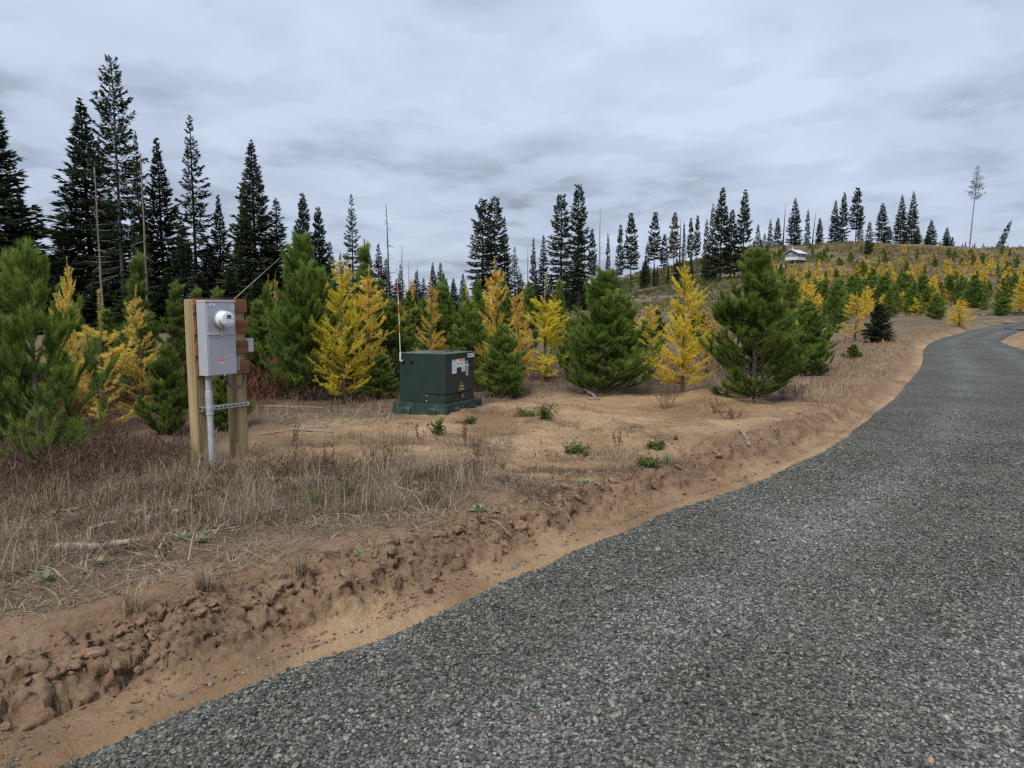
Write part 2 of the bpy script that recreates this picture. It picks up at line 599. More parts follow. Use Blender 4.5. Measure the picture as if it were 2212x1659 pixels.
M["straw"] = foliage("straw_blades", [(0.0, (0.15, 0.095, 0.060)), (0.4, (0.30, 0.215, 0.135)), (1.0, (0.50, 0.405, 0.265))], 0.25, 0.05)
M["brush"] = foliage("dead_brush_twigs", [(0.0, (0.055, 0.034, 0.028)), (0.5, (0.125, 0.075, 0.055)), (0.85, (0.21, 0.135, 0.09)), (1.0, (0.24, 0.20, 0.085))], 0.15, 0.05)
M["redbrush"] = foliage("red_brown_brush", [(0.0, (0.072, 0.030, 0.024)), (0.5, (0.170, 0.072, 0.050)), (1.0, (0.27, 0.135, 0.085))], 0.2, 0.05)
M["scrub"] = foliage("olive_scrub", [(0.0, (0.055, 0.070, 0.026)), (0.5, (0.115, 0.120, 0.045)), (0.8, (0.19, 0.165, 0.080)), (1.0, (0.28, 0.20, 0.12))], 0.2, 0.08)
M["green"] = foliage("green_leaves", [(0.0, (0.060, 0.085, 0.032)), (0.5, (0.115, 0.150, 0.048)), (1.0, (0.23, 0.255, 0.090))], 0.3, 0.1)
M["silver"] = foliage("silver_green_leaves", [(0.0, (0.15, 0.18, 0.10)), (1.0, (0.33, 0.36, 0.22))], 0.25, 0.08)
M["bark"] = noisy("bark_brown", (0.055, 0.042, 0.034), (0.15, 0.115, 0.09), 30, 0.95, 0.4, (1, 1, 0.3))
M["bark_dark"] = noisy("bark_dark", (0.022, 0.019, 0.017), (0.06, 0.05, 0.043), 12, 0.95, 0.3, (1, 1, 0.3))
M["bark_grey"] = noisy("bark_grey", (0.15, 0.135, 0.12), (0.33, 0.30, 0.28), 14, 0.95, 0.3, (1, 1, 0.25))
M["bark_snag"] = noisy("bark_snag", (0.10, 0.085, 0.075), (0.235, 0.205, 0.185), 14, 0.95, 0.3, (1, 1, 0.25))
M["deadwood"] = noisy("weathered_wood", (0.14, 0.115, 0.094), (0.36, 0.31, 0.255), 22, 0.9, 0.5, (1, 1, 0.12))
M["twig"] = noisy("dead_stem", (0.055, 0.036, 0.028), (0.15, 0.10, 0.075), 40, 0.9, 0.0)
M["twig_pale"] = noisy("pale_stem", (0.25, 0.18, 0.12), (0.46, 0.37, 0.26), 40, 0.9, 0.0)


def ground_material():
    m, nt, L = new_mat("soil")
    tc = N(nt, "ShaderNodeTexCoord")
    pos = tc.outputs["Object"]

    def noise(scale, detail=5, rough=0.6, vec=None, dist=0.0):
        n = N(nt, "ShaderNodeTexNoise"); n.inputs["Scale"].default_value = scale
        n.inputs["Detail"].default_value = detail; n.inputs["Roughness"].default_value = rough
        n.inputs["Distortion"].default_value = dist
        L(vec or pos, n.inputs["Vector"]); return n.outputs[0]

    def attr(nm):
        a = N(nt, "ShaderNodeAttribute", attribute_name=nm); return a.outputs["Fac"]

    def mix(f, a, b, blend="MIX"):
        x = N(nt, "ShaderNodeMix", data_type="RGBA", blend_type=blend)
        if isinstance(f, float): x.inputs[0].default_value = f
        else: L(f, x.inputs[0])
        L(a, x.inputs[6]); L(b, x.inputs[7]); return x.outputs[2]

    def ramp(f, st):
        r = ramp_node(nt, st); L(f, r.inputs[0]); return r.outputs[0]
    sand = mix(0.45, ramp(noise(1.4, 6), [(0.3, (0.27, 0.176, 0.098)), (0.5, (0.415, 0.284, 0.164)), (0.7, (0.50, 0.362, 0.222))]),
               ramp(noise(26, 6, 0.7), [(0.3, (0.24, 0.156, 0.090)), (0.55, (0.415, 0.282, 0.164)), (0.72, (0.56, 0.412, 0.258))]))
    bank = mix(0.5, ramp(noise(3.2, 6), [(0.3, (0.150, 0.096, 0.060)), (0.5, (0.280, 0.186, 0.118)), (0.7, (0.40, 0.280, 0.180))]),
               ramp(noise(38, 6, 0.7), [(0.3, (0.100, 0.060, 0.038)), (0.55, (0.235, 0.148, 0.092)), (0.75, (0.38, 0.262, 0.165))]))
    damp = ramp(noise(0.55, 5, 0.6, dist=0.6), [(0.40, (0.66, 0.62, 0.59)), (0.58, (1.04, 1.04, 1.04))])
    sand = mix(1.0, sand, damp, "MULTIPLY")
    litter = mix(0.55, ramp(noise(2.6, 6), [(0.3, (0.088, 0.060, 0.044)), (0.5, (0.165, 0.115, 0.081)), (0.7, (0.27, 0.188, 0.126))]),
                 ramp(noise(60, 6, 0.75), [(0.33, (0.050, 0.035, 0.027)), (0.5, (0.150, 0.104, 0.072)), (0.68, (0.36, 0.285, 0.20))]))
    hill = mix(0.5, ramp(noise(0.10, 7, 0.65), [(0.36, (0.070, 0.072, 0.034)), (0.5, (0.135, 0.108, 0.066)), (0.64, (0.215, 0.156, 0.110))]),
               ramp(noise(0.9, 6, 0.75), [(0.34, (0.040, 0.036, 0.024)), (0.5, (0.140, 0.112, 0.074)), (0.66, (0.29, 0.225, 0.165))]))
    c = mix(attr("veg"), sand, litter)
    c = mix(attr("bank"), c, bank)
    c = mix(attr("hill"), c, hill)
    b = N(nt, "ShaderNodeBsdfPrincipled")
    b.inputs["Roughness"].default_value = 0.95
    b.inputs["Specular IOR Level"].default_value = 0.1
    L(c, b.inputs["Base Color"])
    add = N(nt, "ShaderNodeMath", operation="ADD")
    L(noise(70, 5, 0.7), add.inputs[0]); L(noise(12, 4, 0.6), add.inputs[1])
    bp = N(nt, "ShaderNodeBump"); bp.inputs["Strength"].default_value = 0.8; bp.inputs["Distance"].default_value = 0.03
    L(add.outputs[0], bp.inputs["Height"]); L(bp.outputs[0], b.inputs["Normal"])
    out = N(nt, "ShaderNodeOutputMaterial"); L(b.outputs[0], out.inputs[0])
    return m


def road_material():
    m, nt, L = new_mat("gravel_bed")
    tc = N(nt, "ShaderNodeTexCoord")
    v1 = N(nt, "ShaderNodeTexVoronoi"); v1.inputs["Scale"].default_value = 58
    L(tc.outputs["Object"], v1.inputs["Vector"])
    bw = N(nt, "ShaderNodeSeparateColor"); L(v1.outputs["Color"], bw.inputs[0])
    cr = ramp_node(nt, [(0.0, (0.050, 0.051, 0.047)), (0.5, (0.122, 0.123, 0.114)), (0.85, (0.21, 0.210, 0.193)), (1.0, (0.33, 0.33, 0.30))])
    L(bw.outputs[0], cr.inputs[0])
    dk = ramp_node(nt, [(0.25, (1, 1, 1)), (0.62, (0.30, 0.30, 0.31))]); L(v1.outputs["Distance"], dk.inputs[0])
    mu = N(nt, "ShaderNodeMix", data_type="RGBA", blend_type="MULTIPLY"); mu.inputs[0].default_value = 0.8
    L(cr.outputs[0], mu.inputs[6]); L(dk.outputs[0], mu.inputs[7])
    n = N(nt, "ShaderNodeTexNoise"); n.inputs["Scale"].default_value = 0.8; n.inputs["Detail"].default_value = 5
    L(tc.outputs["Object"], n.inputs["Vector"])
    wt = ramp_node(nt, [(0.35, (0.80, 0.80, 0.80)), (0.65, (1.12, 1.12, 1.10))]); L(n.outputs[0], wt.inputs[0])
    m2 = N(nt, "ShaderNodeMix", data_type="RGBA", blend_type="MULTIPLY"); m2.inputs[0].default_value = 1.0
    L(mu.outputs[2], m2.inputs[6]); L(wt.outputs[0], m2.inputs[7])
    # worn wheel tracks carry cleaner, paler stone
    at = N(nt, "ShaderNodeAttribute", attribute_name="track")
    tr = ramp_node(nt, [(0.0, (0.86, 0.86, 0.79)), (1.0, (1.24, 1.25, 1.24))]); L(at.outputs["Fac"], tr.inputs[0])
    m3 = N(nt, "ShaderNodeMix", data_type="RGBA", blend_type="MULTIPLY"); m3.inputs[0].default_value = 1.0
    L(m2.outputs[2], m3.inputs[6]); L(tr.outputs[0], m3.inputs[7])
    b = N(nt, "ShaderNodeBsdfPrincipled"); b.inputs["Roughness"].default_value = 0.85
    b.inputs["Specular IOR Level"].default_value = 0.25
    L(m3.outputs[2], b.inputs["Base Color"])
    bp = N(nt, "ShaderNodeBump"); bp.inputs["Strength"].default_value = 0.8; bp.inputs["Distance"].default_value = 0.012
    bp.invert = True
    L(v1.outputs["Distance"], bp.inputs["Height"]); L(bp.outputs[0], b.inputs["Normal"])
    out = N(nt, "ShaderNodeOutputMaterial"); L(b.outputs[0], out.inputs[0])
    return m


def stone_material():
    m, nt, L = new_mat("gravel_stone")
    oi = N(nt, "ShaderNodeObjectInfo")
    rp = ramp_node(nt, [(0.0, (0.040, 0.041, 0.038)), (0.3, (0.090, 0.091, 0.084)), (0.65, (0.146, 0.147, 0.134)), (0.9, (0.212, 0.212, 0.190)), (0.988, (0.30, 0.298, 0.255)), (1.0, (0.33, 0.19, 0.11))])
    L(oi.outputs["Random"], rp.inputs[0])
    tc = N(nt, "ShaderNodeTexCoord")
    n = N(nt, "ShaderNodeTexNoise"); n.inputs["Scale"].default_value = 2.5; n.inputs["Detail"].default_value = 4
    L(tc.outputs["Object"], n.inputs["Vector"])
    vr = ramp_node(nt, [(0.3, (0.75, 0.75, 0.75)), (0.7, (1.2, 1.2, 1.2))]); L(n.outputs[0], vr.inputs[0])
    mu = N(nt, "ShaderNodeMix", data_type="RGBA", blend_type="MULTIPLY"); mu.inputs[0].default_value = 1.0
    L(rp.outputs[0], mu.inputs[6]); L(vr.outputs[0], mu.inputs[7])
    ti = N(nt, "ShaderNodeAttribute", attribute_name="trk"); ti.attribute_type = "INSTANCER"
    tr = ramp_node(nt, [(0.0, (0.86, 0.86, 0.79)), (1.0, (1.24, 1.25, 1.24))]); L(ti.outputs["Fac"], tr.inputs[0])
    m2 = N(nt, "ShaderNodeMix", data_type="RGBA", blend_type="MULTIPLY"); m2.inputs[0].default_value = 1.0
    L(mu.outputs[2], m2.inputs[6]); L(tr.outputs[0], m2.inputs[7])
    b = N(nt, "ShaderNodeBsdfPrincipled"); b.inputs["Roughness"].default_value = 0.75
    b.inputs["Specular IOR Level"].default_value = 0.3
    L(m2.outputs[2], b.inputs["Base Color"])
    out = N(nt, "ShaderNodeOutputMaterial"); L(b.outputs[0], out.inputs[0])
    return m


# ------------------------------------------------------------------ ground and road
def build_ground():
    az = np.r_[np.arange(-0.84, 0.84, 0.0037), np.linspace(0.86, 2 * np.pi - 0.86, 46)]
    rr = np.r_[np.geomspace(0.25, 2.1, 24)[:-1], np.geomspace(2.1, 15, 520)[:-1], np.geomspace(15, 80, 150)[:-1],
               np.geomspace(80, 420, 90)[:-1], np.geomspace(420, 4500, 24)]
    A, RR = np.meshgrid(az, rr)
    X = RR * np.sin(A); Y = RR * np.cos(A)
    Z = ground_z(X, Y)
    n, k = X.shape
    V = np.stack([X, Y, Z], -1).reshape(-1, 3)
    i = np.arange(n - 1)[:, None] * k; j = np.arange(k)[None, :]; jn = (j + 1) % k
    F = np.stack([i + j, i + k + j, i + k + jn, i + jn], -1).reshape(-1, 4)
    x = V[:, 0].copy(); y = V[:, 1].copy(); r = np.hypot(x, y)
    d, arc, nx, ny = edge_dist(x, y, True)
    # the cut face crumbles: push lumps out towards the road and undercut others
    face = sstep(0.14, 0.26, d) * (1 - sstep(0.55, 0.85, d)) * (1 - sstep(9, 22, r))
    jx = arc + 0.04 * fbm(arc * 6, V[:, 2] * 9, 2, 5); jz = V[:, 2] * 1.15 + d * 0.75
    a1, b1, k1 = worley(jx * 6.0, jz * 9.0, 41)
    a2, b2, k2 = worley(jx * 15.0, jz * 20.0, 43)
    push = face * (0.045 * (k1 - 0.45) + 0.032 * (k2 - 0.5) - 0.012 * (1 - sstep(0.02, 0.18, b1 - a1)) + 0.024 * fbm(jx * 16, jz * 20, 4, 47, 0.65))
    V[:, 0] -= nx * push; V[:, 1] -= ny * push; V[:, 2] += 0.3 * push
    veg = veg_mask(x, y)
    near_d = sstep(0.5, 1.5, d + 0.25 * fbm(x * 1.5, y * 1.5, 2, 14))
    veg = veg * (0.25 + 0.75 * near_d) * sstep(0.0, 0.5, d)
    veg = np.where(d < -roadw(arc), 0.2, veg)
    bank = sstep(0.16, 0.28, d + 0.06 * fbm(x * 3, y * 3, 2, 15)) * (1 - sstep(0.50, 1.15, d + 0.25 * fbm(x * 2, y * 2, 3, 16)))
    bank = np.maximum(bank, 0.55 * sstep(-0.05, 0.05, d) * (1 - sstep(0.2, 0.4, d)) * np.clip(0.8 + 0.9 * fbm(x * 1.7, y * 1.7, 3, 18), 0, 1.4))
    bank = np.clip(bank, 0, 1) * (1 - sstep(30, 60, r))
    hill = sstep(30, 75, r)
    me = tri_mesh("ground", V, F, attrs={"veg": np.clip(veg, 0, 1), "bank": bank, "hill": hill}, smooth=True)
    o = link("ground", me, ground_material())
    o["kind"] = "structure"
    return o


GROUND = build_ground()


def track_of(T, x, y):
    tr = np.exp(-((T - 1.15) / 0.34) ** 2) + np.exp(-((T - 2.75) / 0.34) ** 2)
    return np.clip(0.75 * tr + 0.55 * fbm(x * 0.7, y * 0.7, 3, 85), 0, 1)


def build_road():
    tg = np.gradient(EDGE, axis=0)
    tg /= np.linalg.norm(tg, axis=1)[:, None]
    nr = np.c_[tg[:, 1], -tg[:, 0]]
    T = np.r_[-0.02, 0.0, 0.05, 0.12, np.linspace(0.25, ROADW - 0.25, 34), ROADW - 0.1, ROADW]
    P = EDGE[:, None, :] + nr[:, None, :] * (T[None, :] * (roadw(_cum) / ROADW)[:, None])[:, :, None]
    X, Y = P[..., 0], P[..., 1]
    jit = 0.05 * perlin(X * 2.3, Y * 2.3, 81) + 0.03 * perlin(X * 9, Y * 9, 82)
    edgew = (1 - sstep(0, 0.3, T))[None, :] + sstep(ROADW - 0.3, ROADW, T)[None, :]
    X = X + nr[:, None, 0] * jit * edgew; Y = Y + nr[:, None, 1] * jit * edgew
    Z = macro(X, Y) + 0.012 * fbm(X * 1.2, Y * 1.2, 3, 83) + 0.02 * np.sin(np.pi * np.clip(T / ROADW, 0, 1))[None, :] - 0.035 * edgew
    tr = track_of(np.repeat(T[None, :], len(EDGE), 0), X, Y)
    n, k = X.shape
    V = np.stack([X, Y, Z], -1).reshape(-1, 3)
    i = np.arange(n - 1)[:, None] * k; j = np.arange(k - 1)[None, :]
    F = np.stack([i + j, i + j + 1, i + k + j + 1, i + k + j], -1).reshape(-1, 4)
    o = link("road", tri_mesh("road", V, F, attrs={"track": tr.ravel()}, smooth=True), road_material())
    o["kind"] = "structure"


build_road()


def rough_stone(seed, flat=0.6, sub=1, amp=0.22):
    bm = bmesh.new()
    bmesh.ops.create_icosphere(bm, subdivisions=sub, radius=1.0)
    rg = np.random.default_rng(seed)
    ax = rg.normal(size=(7, 3)); ax /= np.linalg.norm(ax, axis=1)[:, None]
    cut = rg.uniform(0.55, 0.95, 7)
    for v in bm.verts:
        p = np.array(v.co)
        for a, c in zip(ax, cut):
            q = p @ a
            if q > c:
                p = p - a * (q - c)
        p = p * (1 + rg.uniform(-amp, amp) * 0.35)
        p[2] *= flat
        v.co = p
    me = bpy.data.meshes.new("stone")
    bm.to_mesh(me); bm.free()
    return me


def scatter_instances(name, P, rot, scl, sources, label, cat, trk=None):
    """a point mesh whose points carry stones through a geometry-nodes modifier"""
    me = bpy.data.meshes.new(name)
    me.vertices.add(len(P))
    me.vertices.foreach_set("co", P.astype(np.float32).ravel())
    a = me.attributes.new("rot", "FLOAT_VECTOR", "POINT"); a.data.foreach_set("vector", rot.astype(np.float32).ravel())
    a = me.attributes.new("scl", "FLOAT_VECTOR", "POINT"); a.data.foreach_set("vector", scl.astype(np.float32).ravel())
    if trk is not None:
        a = me.attributes.new("trk", "FLOAT", "POINT"); a.data.foreach_set("value", trk.astype(np.float32))
    o = link(name, me)
    ng = bpy.data.node_groups.new(name + "_nodes", "GeometryNodeTree")
    ng.interface.new_socket("Geometry", in_out="INPUT", socket_type="NodeSocketGeometry")
    ng.interface.new_socket("Geometry", in_out="OUTPUT", socket_type="NodeSocketGeometry")
    gi = ng.nodes.new("NodeGroupInput"); go = ng.nodes.new("NodeGroupOutput")
    jn = ng.nodes.new("GeometryNodeJoinGeometry")
    k = len(sources)
    idx = ng.nodes.new("GeometryNodeInputIndex")
    md = ng.nodes.new("ShaderNodeMath"); md.operation = "MODULO"; md.inputs[1].default_value = k
    ng.links.new(idx.outputs[0], md.inputs[0])
    ar = ng.nodes.new("GeometryNodeInputNamedAttribute"); ar.data_type = "FLOAT_VECTOR"; ar.inputs[0].default_value = "rot"
    asx = ng.nodes.new("GeometryNodeInputNamedAttribute"); asx.data_type = "FLOAT_VECTOR"; asx.inputs[0].default_value = "scl"
    e2r = ng.nodes.new("FunctionNodeEulerToRotation"); ng.links.new(ar.outputs[0], e2r.inputs[0])
    for i, src in enumerate(sources):
        oi = ng.nodes.new("GeometryNodeObjectInfo"); oi.inputs["Object"].default_value = src
        oi.inputs["As Instance"].default_value = True
        cmpn = ng.nodes.new("FunctionNodeCompare"); cmpn.data_type = "FLOAT"; cmpn.operation = "EQUAL"
        ng.links.new(md.outputs[0], cmpn.inputs[0]); cmpn.inputs[1].default_value = i; cmpn.inputs["Epsilon"].default_value = 0.1
        ip = ng.nodes.new("GeometryNodeInstanceOnPoints")
        ng.links.new(gi.outputs[0], ip.inputs["Points"])
        ng.links.new(cmpn.outputs[0], ip.inputs["Selection"])
        ng.links.new(oi.outputs["Geometry"], ip.inputs["Instance"])
        ng.links.new(e2r.outputs[0], ip.inputs["Rotation"])
        ng.links.new(asx.outputs[0], ip.inputs["Scale"])
        ng.links.new(ip.outputs[0], jn.inputs[0])
    ng.links.new(jn.outputs[0], go.inputs[0])
    mod = o.modifiers.new("scatter", "NODES"); mod.node_group = ng
    tag(o, label, cat)
    o["kind"] = "stuff"
    return o


def build_gravel():
    rg = np.random.default_rng(3)
    sm = stone_material()
    srcs = []
    for i in range(5):
        me = rough_stone(40 + i, 0.62)
        me.materials.append(sm)
        so = bpy.data.objects.new("gravel_source", me)       # never linked to the scene itself
        srcs.append(so)
    n = 700000
    x = rg.uniform(-3.2, 9.5, n); y = rg.uniform(1.2, 12.0, n)
    r = np.hypot(x, y)
    keep = (np.abs(np.arctan2(x, y)) < 0.85) & (rg.random(n) < np.clip(1.55 - r / 9.0, 0.12, 1))
    x, y, r = x[keep], y[keep], r[keep]
    d, arc = edge_dist(x, y)
    jit = 0.05 * perlin(x * 2.3, y * 2.3, 81) + 0.035 * perlin(x * 8, y * 8, 84)
    spill = rg.random(len(x)) < np.exp(-np.maximum(0, d - jit) / 0.020)
    keep = (d > -ROADW) & ((d < jit) | spill) & (d < 0.35)
    x, y, d = x[keep], y[keep], d[keep]
    s = 0.0064 * np.exp(rg.normal(0, 0.34, len(x)))
    s = np.minimum(s, 0.016)
    big = rg.random(len(x)) < 0.010
    s[big] *= 1.7
    T = np.clip(-d, 0, ROADW)
    ew = 1 - sstep(0, 0.3, T)
    z = macro(x, y) + 0.012 * fbm(x * 1.2, y * 1.2, 3, 83) + 0.02 * np.sin(np.pi * T / ROADW) - 0.035 * ew
    z = np.where(d > 0.02, np.maximum(z, ground_z(x, y)), z)
    P = np.c_[x, y, z + s * rg.uniform(-0.1, 0.75, len(x))]
    rot = np.c_[rg.normal(0, 0.35, len(x)), rg.normal(0, 0.35, len(x)), rg.uniform(0, 6.28, len(x))]
    scl = np.c_[s * rg.uniform(0.85, 1.4, len(x)), s, s * rg.uniform(0.7, 1.2, len(x))]
    scatter_instances("road_gravel", P, rot, scl, srcs, "loose dark grey crushed gravel covering the curving road", "gravel", track_of(T, x, y))


build_gravel()


# ------------------------------------------------------------------ hard-surface helpers
def box_mesh(name, x0, x1, y0, y1, z0, z1, bevel=0.0, segs=2):
    bm = bmesh.new()
    bmesh.ops.create_cube(bm, size=1.0)
    for v in bm.verts:
        v.co = ((x0 + x1) / 2 + v.co.x * (x1 - x0), (y0 + y1) / 2 + v.co.y * (y1 - y0), (z0 + z1) / 2 + v.co.z * (z1 - z0))
    if bevel:
        bmesh.ops.bevel(bm, geom=list(bm.edges), offset=bevel, segments=segs, affect="EDGES", profile=0.6)
    me = bpy.data.meshes.new(name)
    bm.to_mesh(me); bm.free()
    return me


def box(name, b, mat, parent, bevel=0.0, segs=2):
    return link(name, box_mesh(name, *b, bevel=bevel, segs=segs), mat, parent)


def lathe(name, prof, mat, parent, loc, axis="Y-", sides=40, smooth=True):
    """prof: list of (radius, distance along the axis); axis Y- comes out of a front face"""
    V = []; F = []
    for (r, t) in prof:
        for k in range(sides):
            a = 2 * math.pi * k / sides
            if axis == "Y-":
                V.append((r * math.cos(a), -t, r * math.sin(a)))
            elif axis == "X-":
                V.append((-t, r * math.cos(a), r * math.sin(a)))
            else:
                V.append((r * math.cos(a), r * math.sin(a), t))
    n = len(prof)
    for i in range(n - 1):
        for k in range(sides):
            F.append((i * sides + k, i * sides + (k + 1) % sides, (i + 1) * sides + (k + 1) % sides, (i + 1) * sides + k))
    F.append(tuple(range((n - 1) * sides, n * sides)))
    F.append(tuple(reversed(range(sides))))
    me = bpy.data.meshes.new(name)
    me.from_pydata(V, [], F)
    bm = bmesh.new(); bm.from_mesh(me); bmesh.ops.recalc_face_normals(bm, faces=bm.faces); bm.to_mesh(me); bm.free()
    if smooth:
        me.polygons.foreach_set("use_smooth", np.ones(len(me.polygons), bool))
        me.set_sharp_from_angle(angle=R(35))
    return link(name, me, mat, parent, loc)


def pipe(name, pts, rad, mat, parent, sides=14):
    g = Geo(); g.tube(pts, rad, sides)
    me = g.mesh(name, True)
    me.set_sharp_from_angle(angle=R(50))
    return link(name, me, mat, parent)


def lettering(text, size, mat, parent, loc, rot=(R(90), 0, 0), name="lettering", sx=1.0):
    cu = bpy.data.curves.new(name, "FONT")
    cu.body = text; cu.size = size; cu.align_x = "CENTER"; cu.align_y = "CENTER"; cu.extrude = 0.0004
    t = bpy.data.objects.new(name, cu)
    COL.objects.link(t)
    dg = bpy.context.evaluated_depsgraph_get()
    me = bpy.data.meshes.new_from_object(t.evaluated_get(dg))
    bpy.data.objects.remove(t, do_unlink=True)
    o = link(name, me, mat, parent, loc)
    me.materials.clear(); me.materials.append(mat)
    o.rotation_euler = rot
    o.scale = (sx, 1, 1)
    return o


def flat_mat(name, c, rough=0.5, metal=0.0, spec=0.4, var=0.10):
    lo = tuple(x * (1 - var) for x in c); hi = tuple(min(1, x * (1 + var)) for x in c)
    return noisy(name, lo, hi, 7.0, rough, 0.0, metal=metal, spec=spec)


M["post"] = noisy("treated_post", (0.19, 0.135, 0.062), (0.36, 0.275, 0.145), 16, 0.85, 0.35, (1, 1, 0.07), c3=(0.46, 0.36, 0.20))
M["board"] = noisy("brown_stained_board", (0.11, 0.046, 0.022), (0.225, 0.094, 0.044), 18, 0.8, 0.4, (0.09, 1, 1), c3=(0.32, 0.150, 0.075))
M["enamel"] = noisy("grey_enamel", (0.345, 0.37, 0.405), (0.395, 0.42, 0.455), 5, 0.42, 0.0, spec=0.45)
M["enamel_light"] = flat_mat("light_grey_plastic", (0.47, 0.50, 0.54), 0.4)
M["pvc"] = noisy("grey_pvc", (0.30, 0.32, 0.36), (0.43, 0.45, 0.50), 14, 0.5, 0.05)
M["meter_white"] = flat_mat("meter_white", (0.66, 0.69, 0.72), 0.22, spec=0.6, var=0.04)
M["meter_ring"] = flat_mat("meter_ring_steel", (0.42, 0.45, 0.48), 0.35, metal=0.6)
M["black"] = flat_mat("black_plastic", (0.012, 0.013, 0.015), 0.4)
M["lcd"] = flat_mat("display_glass", (0.02, 0.025, 0.03), 0.12, spec=0.7)
M["white_sticker"] = flat_mat("white_sticker", (0.72, 0.74, 0.78), 0.45, var=0.05)
M["grey_print"] = flat_mat("grey_print", (0.36, 0.40, 0.44), 0.5)
M["red_sticker"] = flat_mat("red_sticker", (0.62, 0.06, 0.07), 0.45)
M["yellow_tag"] = flat_mat("yellow_tag", (0.62, 0.55, 0.12), 0.5)
M["galv"] = noisy("galvanised_steel", (0.33, 0.36, 0.33), (0.55, 0.58, 0.55), 30, 0.45, 0.03, metal=0.45)
M["dark_conduit"] = flat_mat("dark_grey_conduit", (0.115, 0.125, 0.135), 0.5)
M["copper"] = flat_mat("dull_wire", (0.11, 0.075, 0.05), 0.6)
M["tank_green"] = noisy("transformer_green", (0.0125, 0.0255, 0.0225), (0.0175, 0.034, 0.0295), 3.5, 0.42, 0.0, spec=0.5, c3=(0.024, 0.042, 0.035))
M["pad_green"] = noisy("pad_green", (0.012, 0.028, 0.022), (0.028, 0.052, 0.042), 7, 0.7, 0.1, c3=(0.075, 0.10, 0.082))
M["lid_green"] = noisy("lid_green_sky_sheen", (0.030, 0.052, 0.045), (0.055, 0.080, 0.070), 6, 0.38, 0.0, spec=0.55)  # tank green painted lighter to stand in for sky reflected on the lid
M["bolt"] = flat_mat("bright_bolt", (0.70, 0.72, 0.70), 0.3, metal=0.3)
M["orange_sticker"] = flat_mat("orange_sticker", (0.80, 0.27, 0.03), 0.45)
M["blue_sticker"] = flat_mat("blue_sticker", (0.16, 0.40, 0.72), 0.45)
M["yellow_print"] = flat_mat("yellow_print", (0.62, 0.56, 0.20), 0.5)
M["rod_white"] = flat_mat("rod_white", (0.72, 0.73, 0.74), 0.4)
M["rod_red"] = flat_mat("rod_orange_red", (0.56, 0.105, 0.045), 0.5)
M["lock"] = flat_mat("padlock_red", (0.30, 0.10, 0.08), 0.5)


